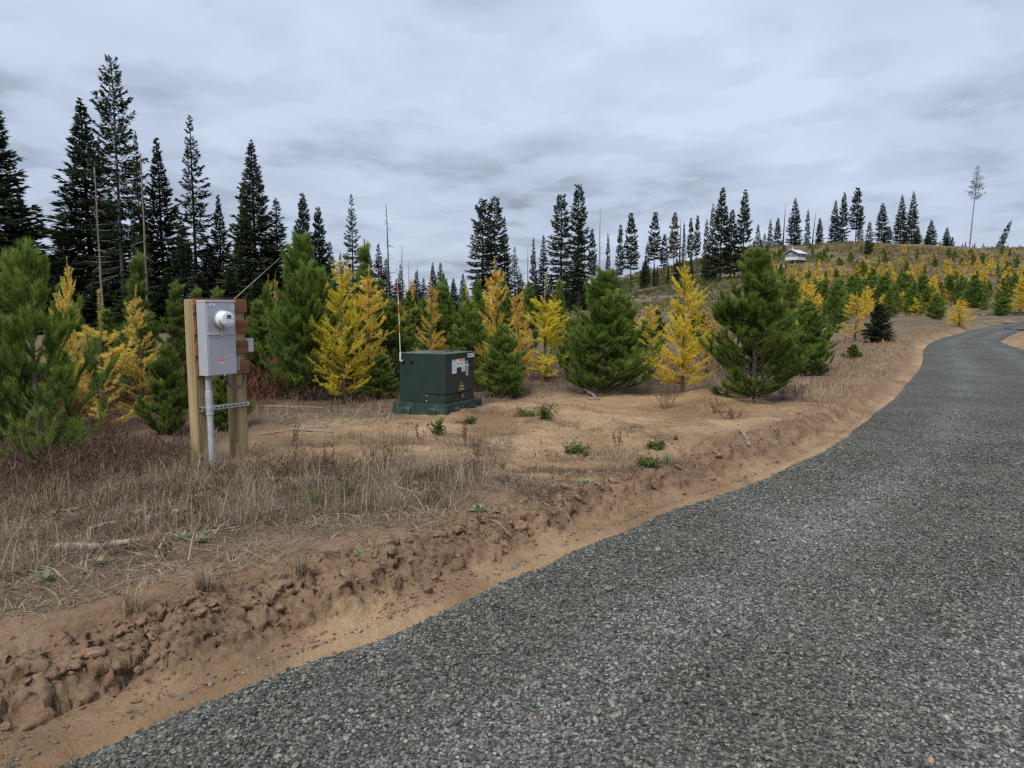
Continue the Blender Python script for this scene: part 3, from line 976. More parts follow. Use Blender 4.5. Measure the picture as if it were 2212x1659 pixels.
# ------------------------------------------------------------------ meter pedestal
def build_pedestal():
    ax, ay = -3.176, 7.30
    ang = R(58.3)
    gzz = min(gz(ax, ay), gz(ax + 0.3, ay + 0.5)) - 0.0
    gA = gz(ax, ay)
    t = thing("meter_pedestal", "grey electric meter box on brown boards between two wooden posts", "electric meter", (ax, ay, 0), ang)
    W, TOP = 0.605, 1.795
    for x0 in (0.0, W - 0.14):
        o = box("post", (x0, x0 + 0.14, 0.0, 0.14, gzz - 0.25, TOP - (0.0 if x0 else 0.004)), M["post"], t, 0.005)
    for i, (dz, h, e) in enumerate(((0.0, 0.141, 0.010), (0.219, 0.138, 0.016), (0.441, 0.132, 0.013), (0.645, 0.138, 0.018))):
        box("board", (-0.004 + 0.002 * i, W + e, -0.040, -0.001, TOP + 0.002 - dz - h, TOP + 0.002 - dz), M["board"], t, 0.004)
    # meter box
    x0, x1, zb, zt = 0.01, 0.349, 1.027, 1.775
    yb, yf = -0.0415, -0.185
    body = box("meter_box", (x0, x1, yf, yb, zb, zt), M["enamel"], t, 0.006, 3)
    box("lower_cover", (x0 + 0.012, x1 - 0.006, yf - 0.006, yf + 0.002, zb + 0.008, 1.440), M["enamel"], body, 0.003)
    box("upper_cover", (x0 + 0.012, x1 - 0.006, yf - 0.010, yf + 0.002, 1.446, zt - 0.016), M["enamel"], body, 0.003)
    box("drip_lip", (x0 + 0.006, x1 - 0.003, yf - 0.018, yf + 0.002, 1.438, 1.4495), M["enamel_light"], body, 0.002)
    box("rain_hood", (x0 - 0.004, x1 + 0.004, yf - 0.014, yb, zt - 0.012, zt + 0.004), M["enamel_light"], body, 0.003)
    yl = yf - 0.0107
    s = box("warning_label", (0.045, 0.115, yl - 0.0006, yl, zt - 0.050, zt - 0.028), M["white_sticker"], body)
    box("print_mark", (0.081, 0.088, yl - 0.0012, yl - 0.0007, zt - 0.045, zt - 0.032), M["black"], s)
    for k in range(3):
        box("print_line", (0.050 + 0.0225 * k, 0.066 + 0.0225 * k, yl - 0.0012, yl - 0.0007, zt - 0.0455, zt - 0.0435), M["grey_print"], s)
    box("info_label", (0.290, 0.335, yl - 0.0006, yl, zt - 0.095, zt - 0.035), M["enamel_light"], body)
    s = box("danger_label", (0.128, 0.200, yf - 0.0067, yf - 0.0061, 1.150, 1.196), M["white_sticker"], body)
    box("red_field", (0.128, 0.200, yf - 0.0073, yf - 0.0068, 1.161, 1.196), M["red_sticker"], s)
    for k in range(3):
        box("print_line", (0.134, 0.194 - 0.008 * (k % 2), yf - 0.0079, yf - 0.0074, 1.187 - 0.0105 * k, 1.190 - 0.0105 * k), M["white_sticker"], s)
    lathe("sealing_hasp", [(0.010, 0), (0.010, 0.010), (0.006, 0.014)], M["meter_ring"], body, (0.20, yf + 0.004, zb - 0.002), sides=14)
    box("seal_tag", (0.166, 0.179, yf - 0.0235, yf - 0.0205, 1.425, 1.470), M["yellow_tag"], body)
    # meter
    mx, mz = 0.178, 1.590
    mt = lathe("electric_meter", [(0.094, 0.0), (0.098, 0.004), (0.098, 0.022), (0.092, 0.026)], M["meter_ring"], t, (mx, yf - 0.008, mz))
    lathe("meter_cover", [(0.087, 0.018), (0.087, 0.030), (0.082, 0.045), (0.079, 0.105), (0.076, 0.116), (0.066, 0.122), (0.001, 0.1235)], M["meter_white"], mt, (0, 0, 0))
    box("display", (-0.022, 0.024, -0.1275, -0.1225, 0.010, 0.044), M["lcd"], mt, 0.002)
    box("nameplate", (-0.055, 0.055, -0.1262, -0.1228, -0.040, -0.006), M["white_sticker"], mt, 0.001)
    box("display_digits", (-0.015, 0.017, -0.1283, -0.1277, 0.018, 0.024), M["grey_print"], mt)
    lathe("reset_button", [(0.006, 0.12), (0.006, 0.127), (0.004, 0.128)], M["meter_ring"], mt, (0.050, 0, 0.006), sides=14)
    g = Geo()
    aa = np.linspace(math.pi * 1.02, math.pi * 1.36, 9)
    g.tube(np.c_[0.0815 * np.cos(aa), np.full(9, -0.088), 0.0815 * np.sin(aa)], 0.0042, 6)
    link("meter_slot", g.mesh("meter_slot"), M["black"], mt)
    # side hasp box
    sb = box("side_latch", (x1 + 0.001, x1 + 0.045, yf + 0.030, yb - 0.025, 1.062, 1.195), M["enamel"], t, 0.004)
    box("latch_edge", (x1 + 0.042, x1 + 0.050, yf + 0.015, yb - 0.018, 1.055, 1.203), M["galv"], sb, 0.002)
    # small junction box behind the right post
    jb = box("junction_box", (W + 0.030, W + 0.115, 0.02, 0.105, 1.240, 1.372), M["enamel"], t, 0.004)
    box("junction_cover", (W + 0.026, W + 0.119, 0.008, 0.024, 1.234, 1.380), M["enamel_light"], jb, 0.003)
    pipe("junction_nipple", [(W + 0.02, 0.06, 1.225), (W + 0.02, 0.06, 1.10)], 0.011, M["pvc"], t, 10)
    # riser conduit
    cx, cy = 0.078, -0.088
    pipe("riser_conduit", [(cx, cy, zb + 0.01), (cx + 0.002, cy, 0.7), (cx + 0.006, cy, gzz - 0.15)], 0.030, M["pvc"], t, 20)
    pipe("slip_coupling", [(cx + 0.001, cy, 0.870), (cx + 0.001, cy, 0.868), (cx + 0.004, cy, 0.626), (cx + 0.004, cy, 0.622)], [0.030, 0.0365, 0.0365, 0.030], M["pvc"], t, 20)
    pipe("conduit_hub", [(cx, cy, zb + 0.004), (cx, cy, zb - 0.022)], 0.0345, M["pvc"], t, 18)
    # strut channel with slots and clamp
    ch = box("strut_channel", (0.02, W - 0.004, -0.044, -0.041, 0.662, 0.703), M["galv"], t, 0.0008, 1)
    box("channel_flange", (0.02, W - 0.004, -0.0405, -0.001, 0.700, 0.703), M["galv"], ch)
    box("channel_flange", (0.02, W - 0.004, -0.0405, -0.001, 0.662, 0.665), M["galv"], ch)
    for k in range(11):
        xx = 0.035 + k * 0.050
        if xx + 0.028 < W - 0.01:
            box("channel_slot", (xx, xx + 0.028, -0.0452, -0.0442, 0.676, 0.689), M["black"], ch)
    pipe("pipe_clamp", [(cx + 0.003, cy, 0.702), (cx + 0.003, cy, 0.668)], 0.0385, M["galv"], t, 20)
    # flexible loop of dark conduit
    aa = np.linspace(math.pi, 2 * math.pi, 15)
    loop = [(0.292, -0.105, zb + 0.01)] + [(0.434 + 0.142 * math.cos(a), -0.105 + 0.085 * (i / 14.0), 0.985 + 0.115 * math.sin(a)) for i, a in enumerate(aa)] + [(0.578, -0.021, 1.06), (0.60, 0.01, 1.12)]
    pipe("flexible_conduit", loop, 0.0135, M["dark_conduit"], t, 10)
    pipe("ground_wire", [(0.05, -0.06, zb), (-0.005, -0.030, 0.90), (-0.012, -0.020, 0.78), (0.010, -0.020, 0.5), (0.02, -0.02, 0.36), (0.045, -0.05, gzz - 0.05)], 0.0035, M["copper"], t, 6)


build_pedestal()


# ------------------------------------------------------------------ pad-mounted transformer
def build_transformer():
    p = ground(966, 897)
    ang = R(61.4)
    ex = np.array([math.cos(ang), math.sin(ang)]); ey = np.array([-math.sin(ang), math.cos(ang)])
    PW = PD = 1.02
    W, D, H = 0.83, 0.84, 0.735
    ctr = p[:2] + ex * PW / 2 + ey * PD / 2
    zz = [gz(*(p[:2] + ex * a * PW + ey * b * PD)) for a in (0, 1) for b in (0, 1)]
    base = gz(p[0], p[1]) - 0.004
    t = thing("pad_transformer", "dark green pad-mounted transformer cabinet with warning stickers and striped marker rod", "transformer", (p[0], p[1], base), ang)
    PH = 0.150
    # tapered pad
    bm = bmesh.new()
    bmesh.ops.create_cube(bm, size=1.0)
    for v in bm.verts:
        top = v.co.z > 0
        k = 0.485 if top else 0.5
        v.co = (PW / 2 + math.copysign(PW * k, v.co.x), PD / 2 + math.copysign(PD * k, v.co.y), PH if top else -0.12)
    bmesh.ops.bevel(bm, geom=list(bm.edges), offset=0.008, segments=2, affect="EDGES")
    me = bpy.data.meshes.new("pad"); bm.to_mesh(me); bm.free()
    pad = link("pad", me, M["pad_green"], t)

    def wedge(x, y, along, nrm):
        # raised foot: a block with a sloping top
        a = np.array(along); n = np.array(nrm); c = np.array([x, y])
        V = []
        for s in (-1, 1):
            for (o, z) in ((-0.02, 0.095), (0.006, 0.090), (0.026, 0.062), (0.028, -0.10), (-0.02, -0.10)):
                q = c + a * s * (0.075 if z < 0.08 else 0.060) + n * o
                V.append((q[0], q[1], z))
        F = [(0, 1, 6, 5), (1, 2, 7, 6), (2, 3, 8, 7), (3, 4, 9, 8), (4, 0, 5, 9), (0, 4, 3, 2, 1), (5, 6, 7, 8, 9)]
        m2 = bpy.data.meshes.new("pad_foot"); m2.from_pydata(V, [], F)
        b2 = bmesh.new(); b2.from_mesh(m2); bmesh.ops.recalc_face_normals(b2, faces=b2.faces); b2.to_mesh(m2); b2.free()
        link("pad_foot", m2, M["pad_green"], pad)
    for f in (0.24, 0.70):
        wedge(0.010, PD * f + 0.02, (0, 1), (-1, 0))
        wedge(PW * f, 0.010, (1, 0), (0, -1))
    ox, oy = (PW - W) / 2, (PD - D) / 2
    z0 = PH + 0.001
    split = 0.372
    tank = box("tank", (ox + 0.006, ox + W - 0.006, oy + split + 0.002, oy + D, z0, z0 + H - 0.004), M["tank_green"], t, 0.006)
    sill = box("sill", (ox + 0.012, ox + W - 0.012, oy + 0.012, oy + split, z0, z0 + 0.135), M["tank_green"], t, 0.004)
    hood = box("hood", (ox, ox + W, oy, oy + split, z0 + 0.143, z0 + H), M["tank_green"], t, 0.007, 3)
    box("lid_flange", (ox - 0.004, ox + W + 0.004, oy - 0.004, oy + split + 0.03, z0 + H + 0.001, z0 + H + 0.010), M["lid_green"], hood, 0.003)
    box("lid_flange", (ox - 0.001, ox + W + 0.001, oy + split + 0.034, oy + D + 0.006, z0 + H - 0.003, z0 + H + 0.007), M["lid_green"], tank, 0.003)
    box("lifting_pad", (ox + 0.50, ox + 0.62, oy + 0.25, oy + 0.33, z0 + H + 0.010, z0 + H + 0.020), M["tank_green"], hood, 0.004)
    for zz_ in (0.030, 0.110):
        lathe("bolt", [(0.009, 0), (0.009, 0.006), (0.005, 0.008)], M["bolt"], sill, (ox + 0.013, oy + split - 0.022, z0 + zz_), axis="X-", sides=12)
    for yy in (0.605, 0.765):
        lathe("lifting_boss", [(0.034, 0), (0.032, 0.010), (0.022, 0.016), (0.020, 0.034), (0.014, 0.036)], M["black"], tank, (ox + 0.007, oy + yy, z0 + H - 0.115), axis="X-", sides=20)
    lathe("boss_nut", [(0.013, 0.0), (0.013, 0.012), (0.008, 0.014)], M["bolt"], tank, (ox - 0.027, oy + 0.765, z0 + H - 0.115), axis="X-", sides=12)
    # padlock recess in the sill and hood
    rc = box("lock_recess", (ox + 0.40, ox + 0.51, oy + 0.004, oy + 0.0115, z0 + 0.060, z0 + 0.1345), M["black"], sill, 0.002)
    box("padlock", (ox + 0.445, ox + 0.475, oy - 0.016, oy + 0.0035, z0 + 0.050, z0 + 0.088), M["lock"], sill, 0.005)
    g = Geo(); aa = np.linspace(0, math.pi, 9)
    g.tube(np.c_[ox + 0.46 + 0.011 * np.cos(aa), np.full(9, oy - 0.006), z0 + 0.088 + 0.022 * np.sin(aa)], 0.003, 6)
    link("shackle", g.mesh("shackle"), M["galv"], sill)
    # stickers on the front
    hz0, hz1 = z0 + 0.143, z0 + H

    def st(nm, f0, f1, g0, g1, mat, lift=0.0, par=hood):
        yy = oy - 0.0008 - lift
        return box(nm, (ox + W * f0, ox + W * f1, yy - 0.0005, yy, hz1 - (hz1 - hz0) * g1, hz1 - (hz1 - hz0) * g0), mat, par)
    a = st("instruction_label", 0.217, 0.368, 0.150, 0.50, M["white_sticker"])
    st("label_header", 0.225, 0.355, 0.160, 0.190, M["blue_sticker"], 0.0008, a)
    for k in range(9):
        st("print_line", 0.235, 0.345 - 0.03 * (k % 3), 0.225 + 0.028 * k, 0.235 + 0.028 * k, M["grey_print"], 0.0008, a)
    a = st("warning_label", 0.370, 0.647, 0.140, 0.352, M["white_sticker"])
    st("label_header", 0.455, 0.640, 0.148, 0.202, M["orange_sticker"], 0.0008, a)
    for k in range(4):
        st("print_line", 0.475, 0.620, 0.222 + 0.022 * k, 0.230 + 0.022 * k, M["grey_print"], 0.0008, a)
    st("warning_pictogram", 0.385, 0.405, 0.215, 0.265, M["black"], 0.0008, a)
    st("warning_pictogram", 0.420, 0.440, 0.262, 0.292, M["black"], 0.0008, a)
    a = st("shock_label", 0.537, 0.652, 0.355, 0.478, M["white_sticker"])
    lathe("shock_symbol", [(0.022, 0.0), (0.022, 0.0006)], M["grey_print"], a, (ox + W * 0.592, oy - 0.0014, hz1 - (hz1 - hz0) * 0.400), sides=20)
    for k in range(2):
        st("print_line", 0.550, 0.640, 0.440 + 0.018 * k, 0.448 + 0.018 * k, M["grey_print"], 0.0008, a)
    st("blue_label", 0.670, 0.745, 0.200, 0.270, M["blue_sticker"])
    a = st("maker_label", 0.657, 0.788, 0.288, 0.342, M["white_sticker"])
    st("print_line", 0.668, 0.778, 0.306, 0.325, M["grey_print"], 0.0008, a)
    a = st("serial_label", 0.683, 0.763, 0.362, 0.588, M["white_sticker"])
    for k in range(11):
        st("bar_mark", 0.697, 0.749, 0.375 + 0.0185 * k, 0.383 + 0.0185 * k + 0.004 * (k % 2), M["black"], 0.0008, a)
    a = st("number_plate", 0.742, 0.990, 0.022, 0.125, M["white_sticker"])
    lettering("AVK02105", 0.050, M["black"], a, (ox + W * 0.866, oy - 0.0020, hz1 - (hz1 - hz0) * 0.074))
    for tx, g_, sz in (("25", 0.775, 0.050), ("14400", 0.850, 0.046), ("240/120", 0.930, 0.046)):
        lettering(tx, sz, M["yellow_print"], hood, (ox + W * 0.525, oy - 0.0012, hz1 - (hz1 - hz0) * g_))
    # striped marker rod on the rear corner
    bx, by, bz = ox - 0.030, oy + 0.795, z0 + H - 0.085
    rod = pipe("marker_rod", [(bx, by, bz + 0.05), (bx - 0.008, by + 0.01, bz + 0.7), (bx - 0.022, by + 0.028, bz + 1.36)], [0.0055, 0.0046, 0.0036], M["rod_white"], t, 10)
    pipe("rod_socket", [(bx, by, bz - 0.03), (bx, by, bz + 0.09), (bx, by, bz + 0.10)], [0.015, 0.015, 0.009], M["enamel_light"], rod, 12)

    def rodpt(z):
        f = z / 1.36
        return (bx - 0.008 * min(1, f * 1.94) - 0.014 * max(0, f - 0.515) / 0.485, by + 0.01 * min(1, f * 1.94) + 0.018 * max(0, f - 0.515) / 0.485, bz + z)
    for (za, zb_) in ((0.395, 0.520), (0.690, 0.830), (0.985, 1.140), (1.325, 1.355)):
        pipe("red_band", [rodpt(za), rodpt((za + zb_) / 2), rodpt(zb_)], 0.0068, M["rod_red"], rod, 10)


build_transformer()


# ------------------------------------------------------------------ hillside cabin and shed
def build_cabin():
    p = at_depth(1722, 583, 190.0)
    gzv = gz(p[0], p[1])
    wallm = noisy("olive_grey_siding", (0.155, 0.175, 0.150), (0.215, 0.235, 0.205), 3, 0.8, 0.2, (1, 1, 9))
    skirt = flat_mat("pale_skirting", (0.55, 0.60, 0.62), 0.6)
    roofm = noisy("pale_metal_roof", (0.44, 0.48, 0.54), (0.58, 0.62, 0.67), 2, 0.45, 0.1, (9, 1, 1))
    trim = flat_mat("white_trim", (0.78, 0.80, 0.82), 0.6)
    glass = flat_mat("window_glass", (0.06, 0.075, 0.09), 0.15, spec=0.7)
    dark = flat_mat("dark_opening", (0.015, 0.013, 0.012), 0.9)
    t = thing("hillside_cabin", "small grey-green cabin with pale metal roof on the hillside", "cabin", (p[0], p[1], p[2]), R(38))
    t.location.z = gzv + 0.75
    t.scale = (0.92, 0.92, 0.98)
    # local: gable end at x = 0 (faces left), long side at y = 0 (faces the road)
    LX, LY, z1, z2, zr = 3.9, 3.9, 1.15, 2.15, 3.05
    box("skirting", (0, LX, 0, LY, 0.35, z1), skirt, t)
    for (a, b) in ((0.1, 0.1), (LX - 0.3, 0.1), (0.1, LY - 0.3), (LX - 0.3, LY - 0.3), (LX / 2, 0.1)):
        box("pier", (a, a + 0.2, b, b + 0.2, -2.4, 0.349), dark, t)
    V = [(0.02, 0.02, z1), (LX - .02, 0.02, z1), (LX - .02, LY - .02, z1), (0.02, LY - .02, z1), (0.02, 0.02, z2), (LX - .02, 0.02, z2), (LX - .02, LY - .02, z2), (0.02, LY - .02, z2),
         (0.02, LY / 2, zr - 0.06), (LX - .02, LY / 2, zr - 0.06)]
    F = [(0, 1, 5, 4), (1, 2, 6, 9, 5), (2, 3, 7, 6), (3, 0, 4, 8, 7), (0, 3, 2, 1), (4, 5, 9, 8), (6, 7, 8, 9)]
    me = bpy.data.meshes.new("wall"); me.from_pydata(V, [], F)
    link("wall", me, wallm, t)
    ov = 0.45
    sl = (zr - z2) / (LY / 2)
    V = []
    for x in (-ov, LX + ov):
        for (y, z) in ((-ov, z2 - sl * ov), (LY / 2, zr), (LY + ov, z2 - sl * ov)):
            V += [(x, y, z), (x, y, z + 0.10)]
    F = [(1, 3, 9, 7), (3, 5, 11, 9), (0, 6, 8, 2), (2, 8, 10, 4), (0, 1, 7, 6), (4, 10, 11, 5), (0, 2, 3, 1), (2, 4, 5, 3), (6, 7, 9, 8), (8, 9, 11, 10)]
    me = bpy.data.meshes.new("roof"); me.from_pydata(V, [], F)
    roof = link("roof", me, roofm, t)
    pipe("chimney", [(0.9, LY / 2 + 0.3, zr - 0.3), (0.9, LY / 2 + 0.3, zr + 0.75)], 0.11, trim, roof, 10)

    def win(x, y, face):
        if face == "side":
            w = box("window", (x, x + 0.95, -0.05, 0.018, z1 + 0.18, z2 - 0.18), trim, t)
            for k in (0.06, 0.51):
                box("pane", (x + k, x + k + 0.38, -0.06, -0.051, z1 + 0.25, z2 - 0.25), glass, w)
        else:
            w = box("window", (-0.05, 0.018, y, y + 0.95, z1 + 0.18, z2 - 0.12), trim, t)
            for k in (0.06, 0.51):
                box("pane", (-0.06, -0.051, y + k, y + k + 0.38, z1 + 0.25, z2 - 0.2), glass, w)
    win(1.0, 0, "side")
    win(0, 1.9, "gable")
    p2 = at_depth(1687, 585, 176.0)
    t2 = thing("storage_shed", "tiny white shed among yellow saplings left of the cabin", "shed", (p2[0], p2[1], gz(p2[0], p2[1]) - 0.1), R(20))
    box("wall", (-0.55, 0.55, -0.5, 0.5, 0, 1.25), trim, t2)
    box("roof", (-0.68, 0.68, -0.62, 0.62, 1.251, 1.34), skirt, t2, 0.01)
    box("door", (-0.25, 0.25, -0.53, -0.502, 0.05, 1.05), skirt, t2)


build_cabin()


# ------------------------------------------------------------------ trees: how each kind grows
def rot_about(v, axis, a):
    axis = axis / (np.linalg.norm(axis) + 1e-9)
    return v * math.cos(a) + np.cross(axis, v) * math.sin(a) + axis * (axis @ v) * (1 - math.cos(a))


def dirv(az, el):
    return np.array([math.cos(az) * math.cos(el), math.sin(az) * math.cos(el), math.sin(el)])


def seg_needles(g, segs, per_m, ln, w, a0, a1, rng, tint0=0.5, up=0.0):
    """segs: rows p0, p1, tint; needles leave the shoot at an angle between a0 and a1"""
    S = np.array([np.r_[s[0], s[1]] for s in segs]); ti = np.array([s[2] for s in segs])
    L = np.linalg.norm(S[:, 3:] - S[:, :3], axis=1)
    cnt = rng.poisson(L * per_m)
    idx = np.repeat(np.arange(len(S)), cnt)
    t = rng.random(len(idx))[:, None]
    B = S[idx, :3] * (1 - t) + S[idx, 3:] * t
    ax = (S[idx, 3:] - S[idx, :3]) / L[idx][:, None]
    rv = rng.normal(size=(len(idx), 3)); rv[:, 2] += up
    pe = rv - ax * np.sum(rv * ax, axis=1)[:, None]
    pe /= np.linalg.norm(pe, axis=1)[:, None] + 1e-9
    an = rng.uniform(a0, a1, len(idx))[:, None]
    D = ax * np.cos(an) + pe * np.sin(an)
    tint = np.clip(ti[idx] + rng.normal(0, 0.16, len(idx)), 0, 1)
    g.needles(B, D, ln * rng.uniform(0.7, 1.2, len(idx)), w, tint, rng)


def where_of(u):
    """a findable neighbour for things spread along the hill and ridge"""
    for lim, ph in ((1330, "right of the leggy fir pair"), (1400, "near the full-crowned tall fir"), (1470, "near the olive ridge larch"), (1530, "under the thin row of ridge firs"),
                    (1668, "by the big ridge clump"), (1725, "left of the cabin"), (1780, "right of the cabin"), (1868, "below the twin-trunked ridge fir"), (1925, "left of the tall ridge pair"),
                    (1975, "below the tall ridge pair"), (2060, "below the triangular ridge firs"), (2130, "under the lone tall pine")):
        if u < lim:
            return ph
    return "near the right picture edge"


def young_pine(seed, h, rad, base=0.04, dens=520, nl=0.088, whorls=12, lean=0.0, nw=0.0048, bushy=1.0):
    rng = np.random.default_rng(seed)
    wood = Geo(); leaf = Geo()
    zs = np.linspace(0, h * 0.93, 9)
    bend = np.c_[np.cumsum(rng.normal(0, 0.012 * h / 3, 9)), np.cumsum(rng.normal(0, 0.012 * h / 3, 9)), zs]
    bend[:, 0] += lean * zs
    bend[:, :2] -= bend[0, :2]
    wood.tube(np.vstack([[bend[0, 0], bend[0, 1], -0.25], bend]), np.r_[0.017 * h, np.linspace(0.0155 * h, 0.0045 * h, 9)], 8)

    def tr(z):
        return np.array([np.interp(z, zs, bend[:, 0]), np.interp(z, zs, bend[:, 1]), z])
    segs = []
    wz = base * h + (0.90 - base) * h * (np.arange(whorls) / (whorls - 1)) ** 0.95
    UPZ = np.array([0, 0, 1.0])
    for wi, z in enumerate(wz):
        t = z / h
        nb = rng.integers(5, 8)
        ph = rng.uniform(0, 6.28)
        for b in range(nb):
            az = ph + b * 6.283 / nb + rng.normal(0, 0.25)
            L = rad * (1 - t) ** 0.66 * (0.66 + 0.34 * min(1, t / 0.15)) * rng.uniform(0.6, 1.2)
            L = max(L, 0.10 * rad + 0.05)
            el = R(13 + 40 * t ** 1.1 + rng.normal(0, 9))
            p = tr(min(0.925 * h, max(0.02, z + rng.normal(0, 0.02 * h)))); d = dirv(az, el)
            n = 6
            pts = [p]
            for k in range(n):
                d = d + np.array([0, 0, 0.10 + 0.06 * t]) + rng.normal(0, 0.03, 3); d /= np.linalg.norm(d)
                pts.append(pts[-1] + d * L / n)
            pts = np.array(pts)
            wood.tube(pts, np.linspace(0.0050 * h * (1 - t) + 0.003, 0.0022, n + 1), 4)
            bt = 0.36 + rng.normal(0, 0.12)
            for k in range(n):
                if k >= 2:
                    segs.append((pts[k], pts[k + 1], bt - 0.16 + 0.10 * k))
            for k in range(1, n):
                for sgn in (-1, 1):
                    if rng.random() < 0.12 + 0.5 * (1 - bushy):
                        continue
                    dd = pts[k + 1] - pts[k]; dd /= np.linalg.norm(dd)
                    sd = rot_about(dd, UPZ, sgn * R(rng.uniform(25, 62)))
                    sd[2] += rng.uniform(-0.05, 0.55); sd /= np.linalg.norm(sd)
                    sl = L * (0.56 - 0.055 * k) * rng.uniform(0.55, 1.2) + 0.05
                    q = pts[k] + (pts[k + 1] - pts[k]) * rng.random()
                    m1 = q + sd * sl * 0.5
                    sd2 = sd + np.array([0, 0, 0.32]); sd2 /= np.linalg.norm(sd2)
                    m2 = m1 + sd2 * sl * 0.5
                    wood.tube([q, m1, m2], [0.0028, 0.0022, 0.0016], 3)
                    if rng.random() < 0.55:
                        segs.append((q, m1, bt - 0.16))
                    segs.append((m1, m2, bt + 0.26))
                    if sl > 0.15:
                        for _ in range(1 if sl < 0.25 * (2 - bushy) else 2):
                            d3 = rot_about(sd, UPZ, rng.choice([-1, 1]) * R(rng.uniform(20, 60))); d3[2] += rng.uniform(0.1, 0.6)
                            d3 /= np.linalg.norm(d3)
                            q2 = q + sd * sl * rng.uniform(0.2, 0.75)
                            segs.append((q2, q2 + d3 * (sl * 0.42 + 0.03), bt + 0.16))
            segs.append((pts[-1], pts[-1] + (pts[-1] - pts[-2]) * 0.4 + np.array([0, 0, 0.05]), bt + 0.46))
    top = tr(h * 0.93)
    segs.append((tr(h * 0.78), tr(h * 0.93), 0.62)); segs.append((top, top + np.array([0, 0, h * 0.07]), 0.82))
    for k in range(5):
        a = rng.uniform(0, 6.28)
        segs.append((tr(h * 0.90), tr(h * 0.90) + dirv(a, R(60)) * h * 0.07, 0.75))
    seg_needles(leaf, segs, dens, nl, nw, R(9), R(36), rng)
    return wood.mesh("trunk", True), leaf.mesh("crown")


def young_larch(seed, h, rad, base=0.05, nb=130, dens=540, leader=0.12, sparse=0.0, gap=None, nl=0.028, nw=0.0046):
    rng = np.random.default_rng(seed)
    wood = Geo(); leaf = Geo()
    zs = np.linspace(0, h, 10)
    bend = np.c_[np.cumsum(rng.normal(0, 0.010 * h / 3, 10)), np.cumsum(rng.normal(0, 0.010 * h / 3, 10)), zs]
    bend[:, :2] -= bend[0, :2]
    wood.tube(np.vstack([[0, 0, -0.25], bend]), np.r_[0.012 * h, np.linspace(0.0115 * h, 0.0020, 10)], 7)

    def tr(z):
        return np.array([np.interp(z, zs, bend[:, 0]), np.interp(z, zs, bend[:, 1]), z])
    segs = []
    tt = np.sort(base + (1 - leader - base) * rng.random(nb) ** 0.95)
    for t in tt:
        if gap and gap[0] < t < gap[1] and rng.random() < 0.85:
            continue
        z = t * h
        az = rng.uniform(0, 6.283)
        L = rad * (1 - t / (1.0 - leader * 0.5)) ** 0.62 * (0.55 + 0.45 * min(1, t / 0.22)) * rng.uniform(0.45, 1.25) + 0.05
        el = R(-6 + 48 * t ** 1.1 + rng.normal(0, 9))
        p = tr(z); d = dirv(az, el); n = 6
        pts = [p]
        for k in range(n):
            d = d + np.array([0, 0, 0.14]) + rng.normal(0, 0.045, 3); d /= np.linalg.norm(d)
            pts.append(pts[-1] + d * L / n)
        pts = np.array(pts)
        wood.tube(pts, np.linspace(0.0028 * h * (1 - t) + 0.0022, 0.0013, n + 1), 3)
        bt = 0.48 + rng.normal(0, 0.14)
        for k in range(n):
            if rng.random() > sparse:
                segs.append((pts[k], pts[k + 1], bt + 0.03 * k))
        for k in range(1, n):
            for _ in range(2 if L > 0.25 else 1):
                if rng.random() < 0.15 + sparse * 0.6:
                    continue
                dd = pts[k + 1] - pts[k]; dd /= np.linalg.norm(dd)
                sd = rot_about(dd, rng.normal(size=3) * 0.5 + np.array([0, 0, 1.0]), rng.choice([-1, 1]) * R(rng.uniform(20, 46)))
                sd[2] += rng.uniform(0.0, 0.40); sd /= np.linalg.norm(sd)
                sl = (L * (0.42 - 0.045 * k) + 0.04) * rng.uniform(0.5, 1.2)
                q = pts[k] + (pts[k + 1] - pts[k]) * rng.random()
                e = q + sd * sl
                wood.tube([q, e], [0.0018, 0.0011], 3)
                segs.append((q, e, bt + 0.08))
    for k in range(5):
        a = 1 - leader + leader * k / 5
        segs.append((tr(a * h), tr(min(1, a + leader / 5) * h), 0.6))
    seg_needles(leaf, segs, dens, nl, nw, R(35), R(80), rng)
    return wood.mesh("trunk", True), leaf.mesh("crown")


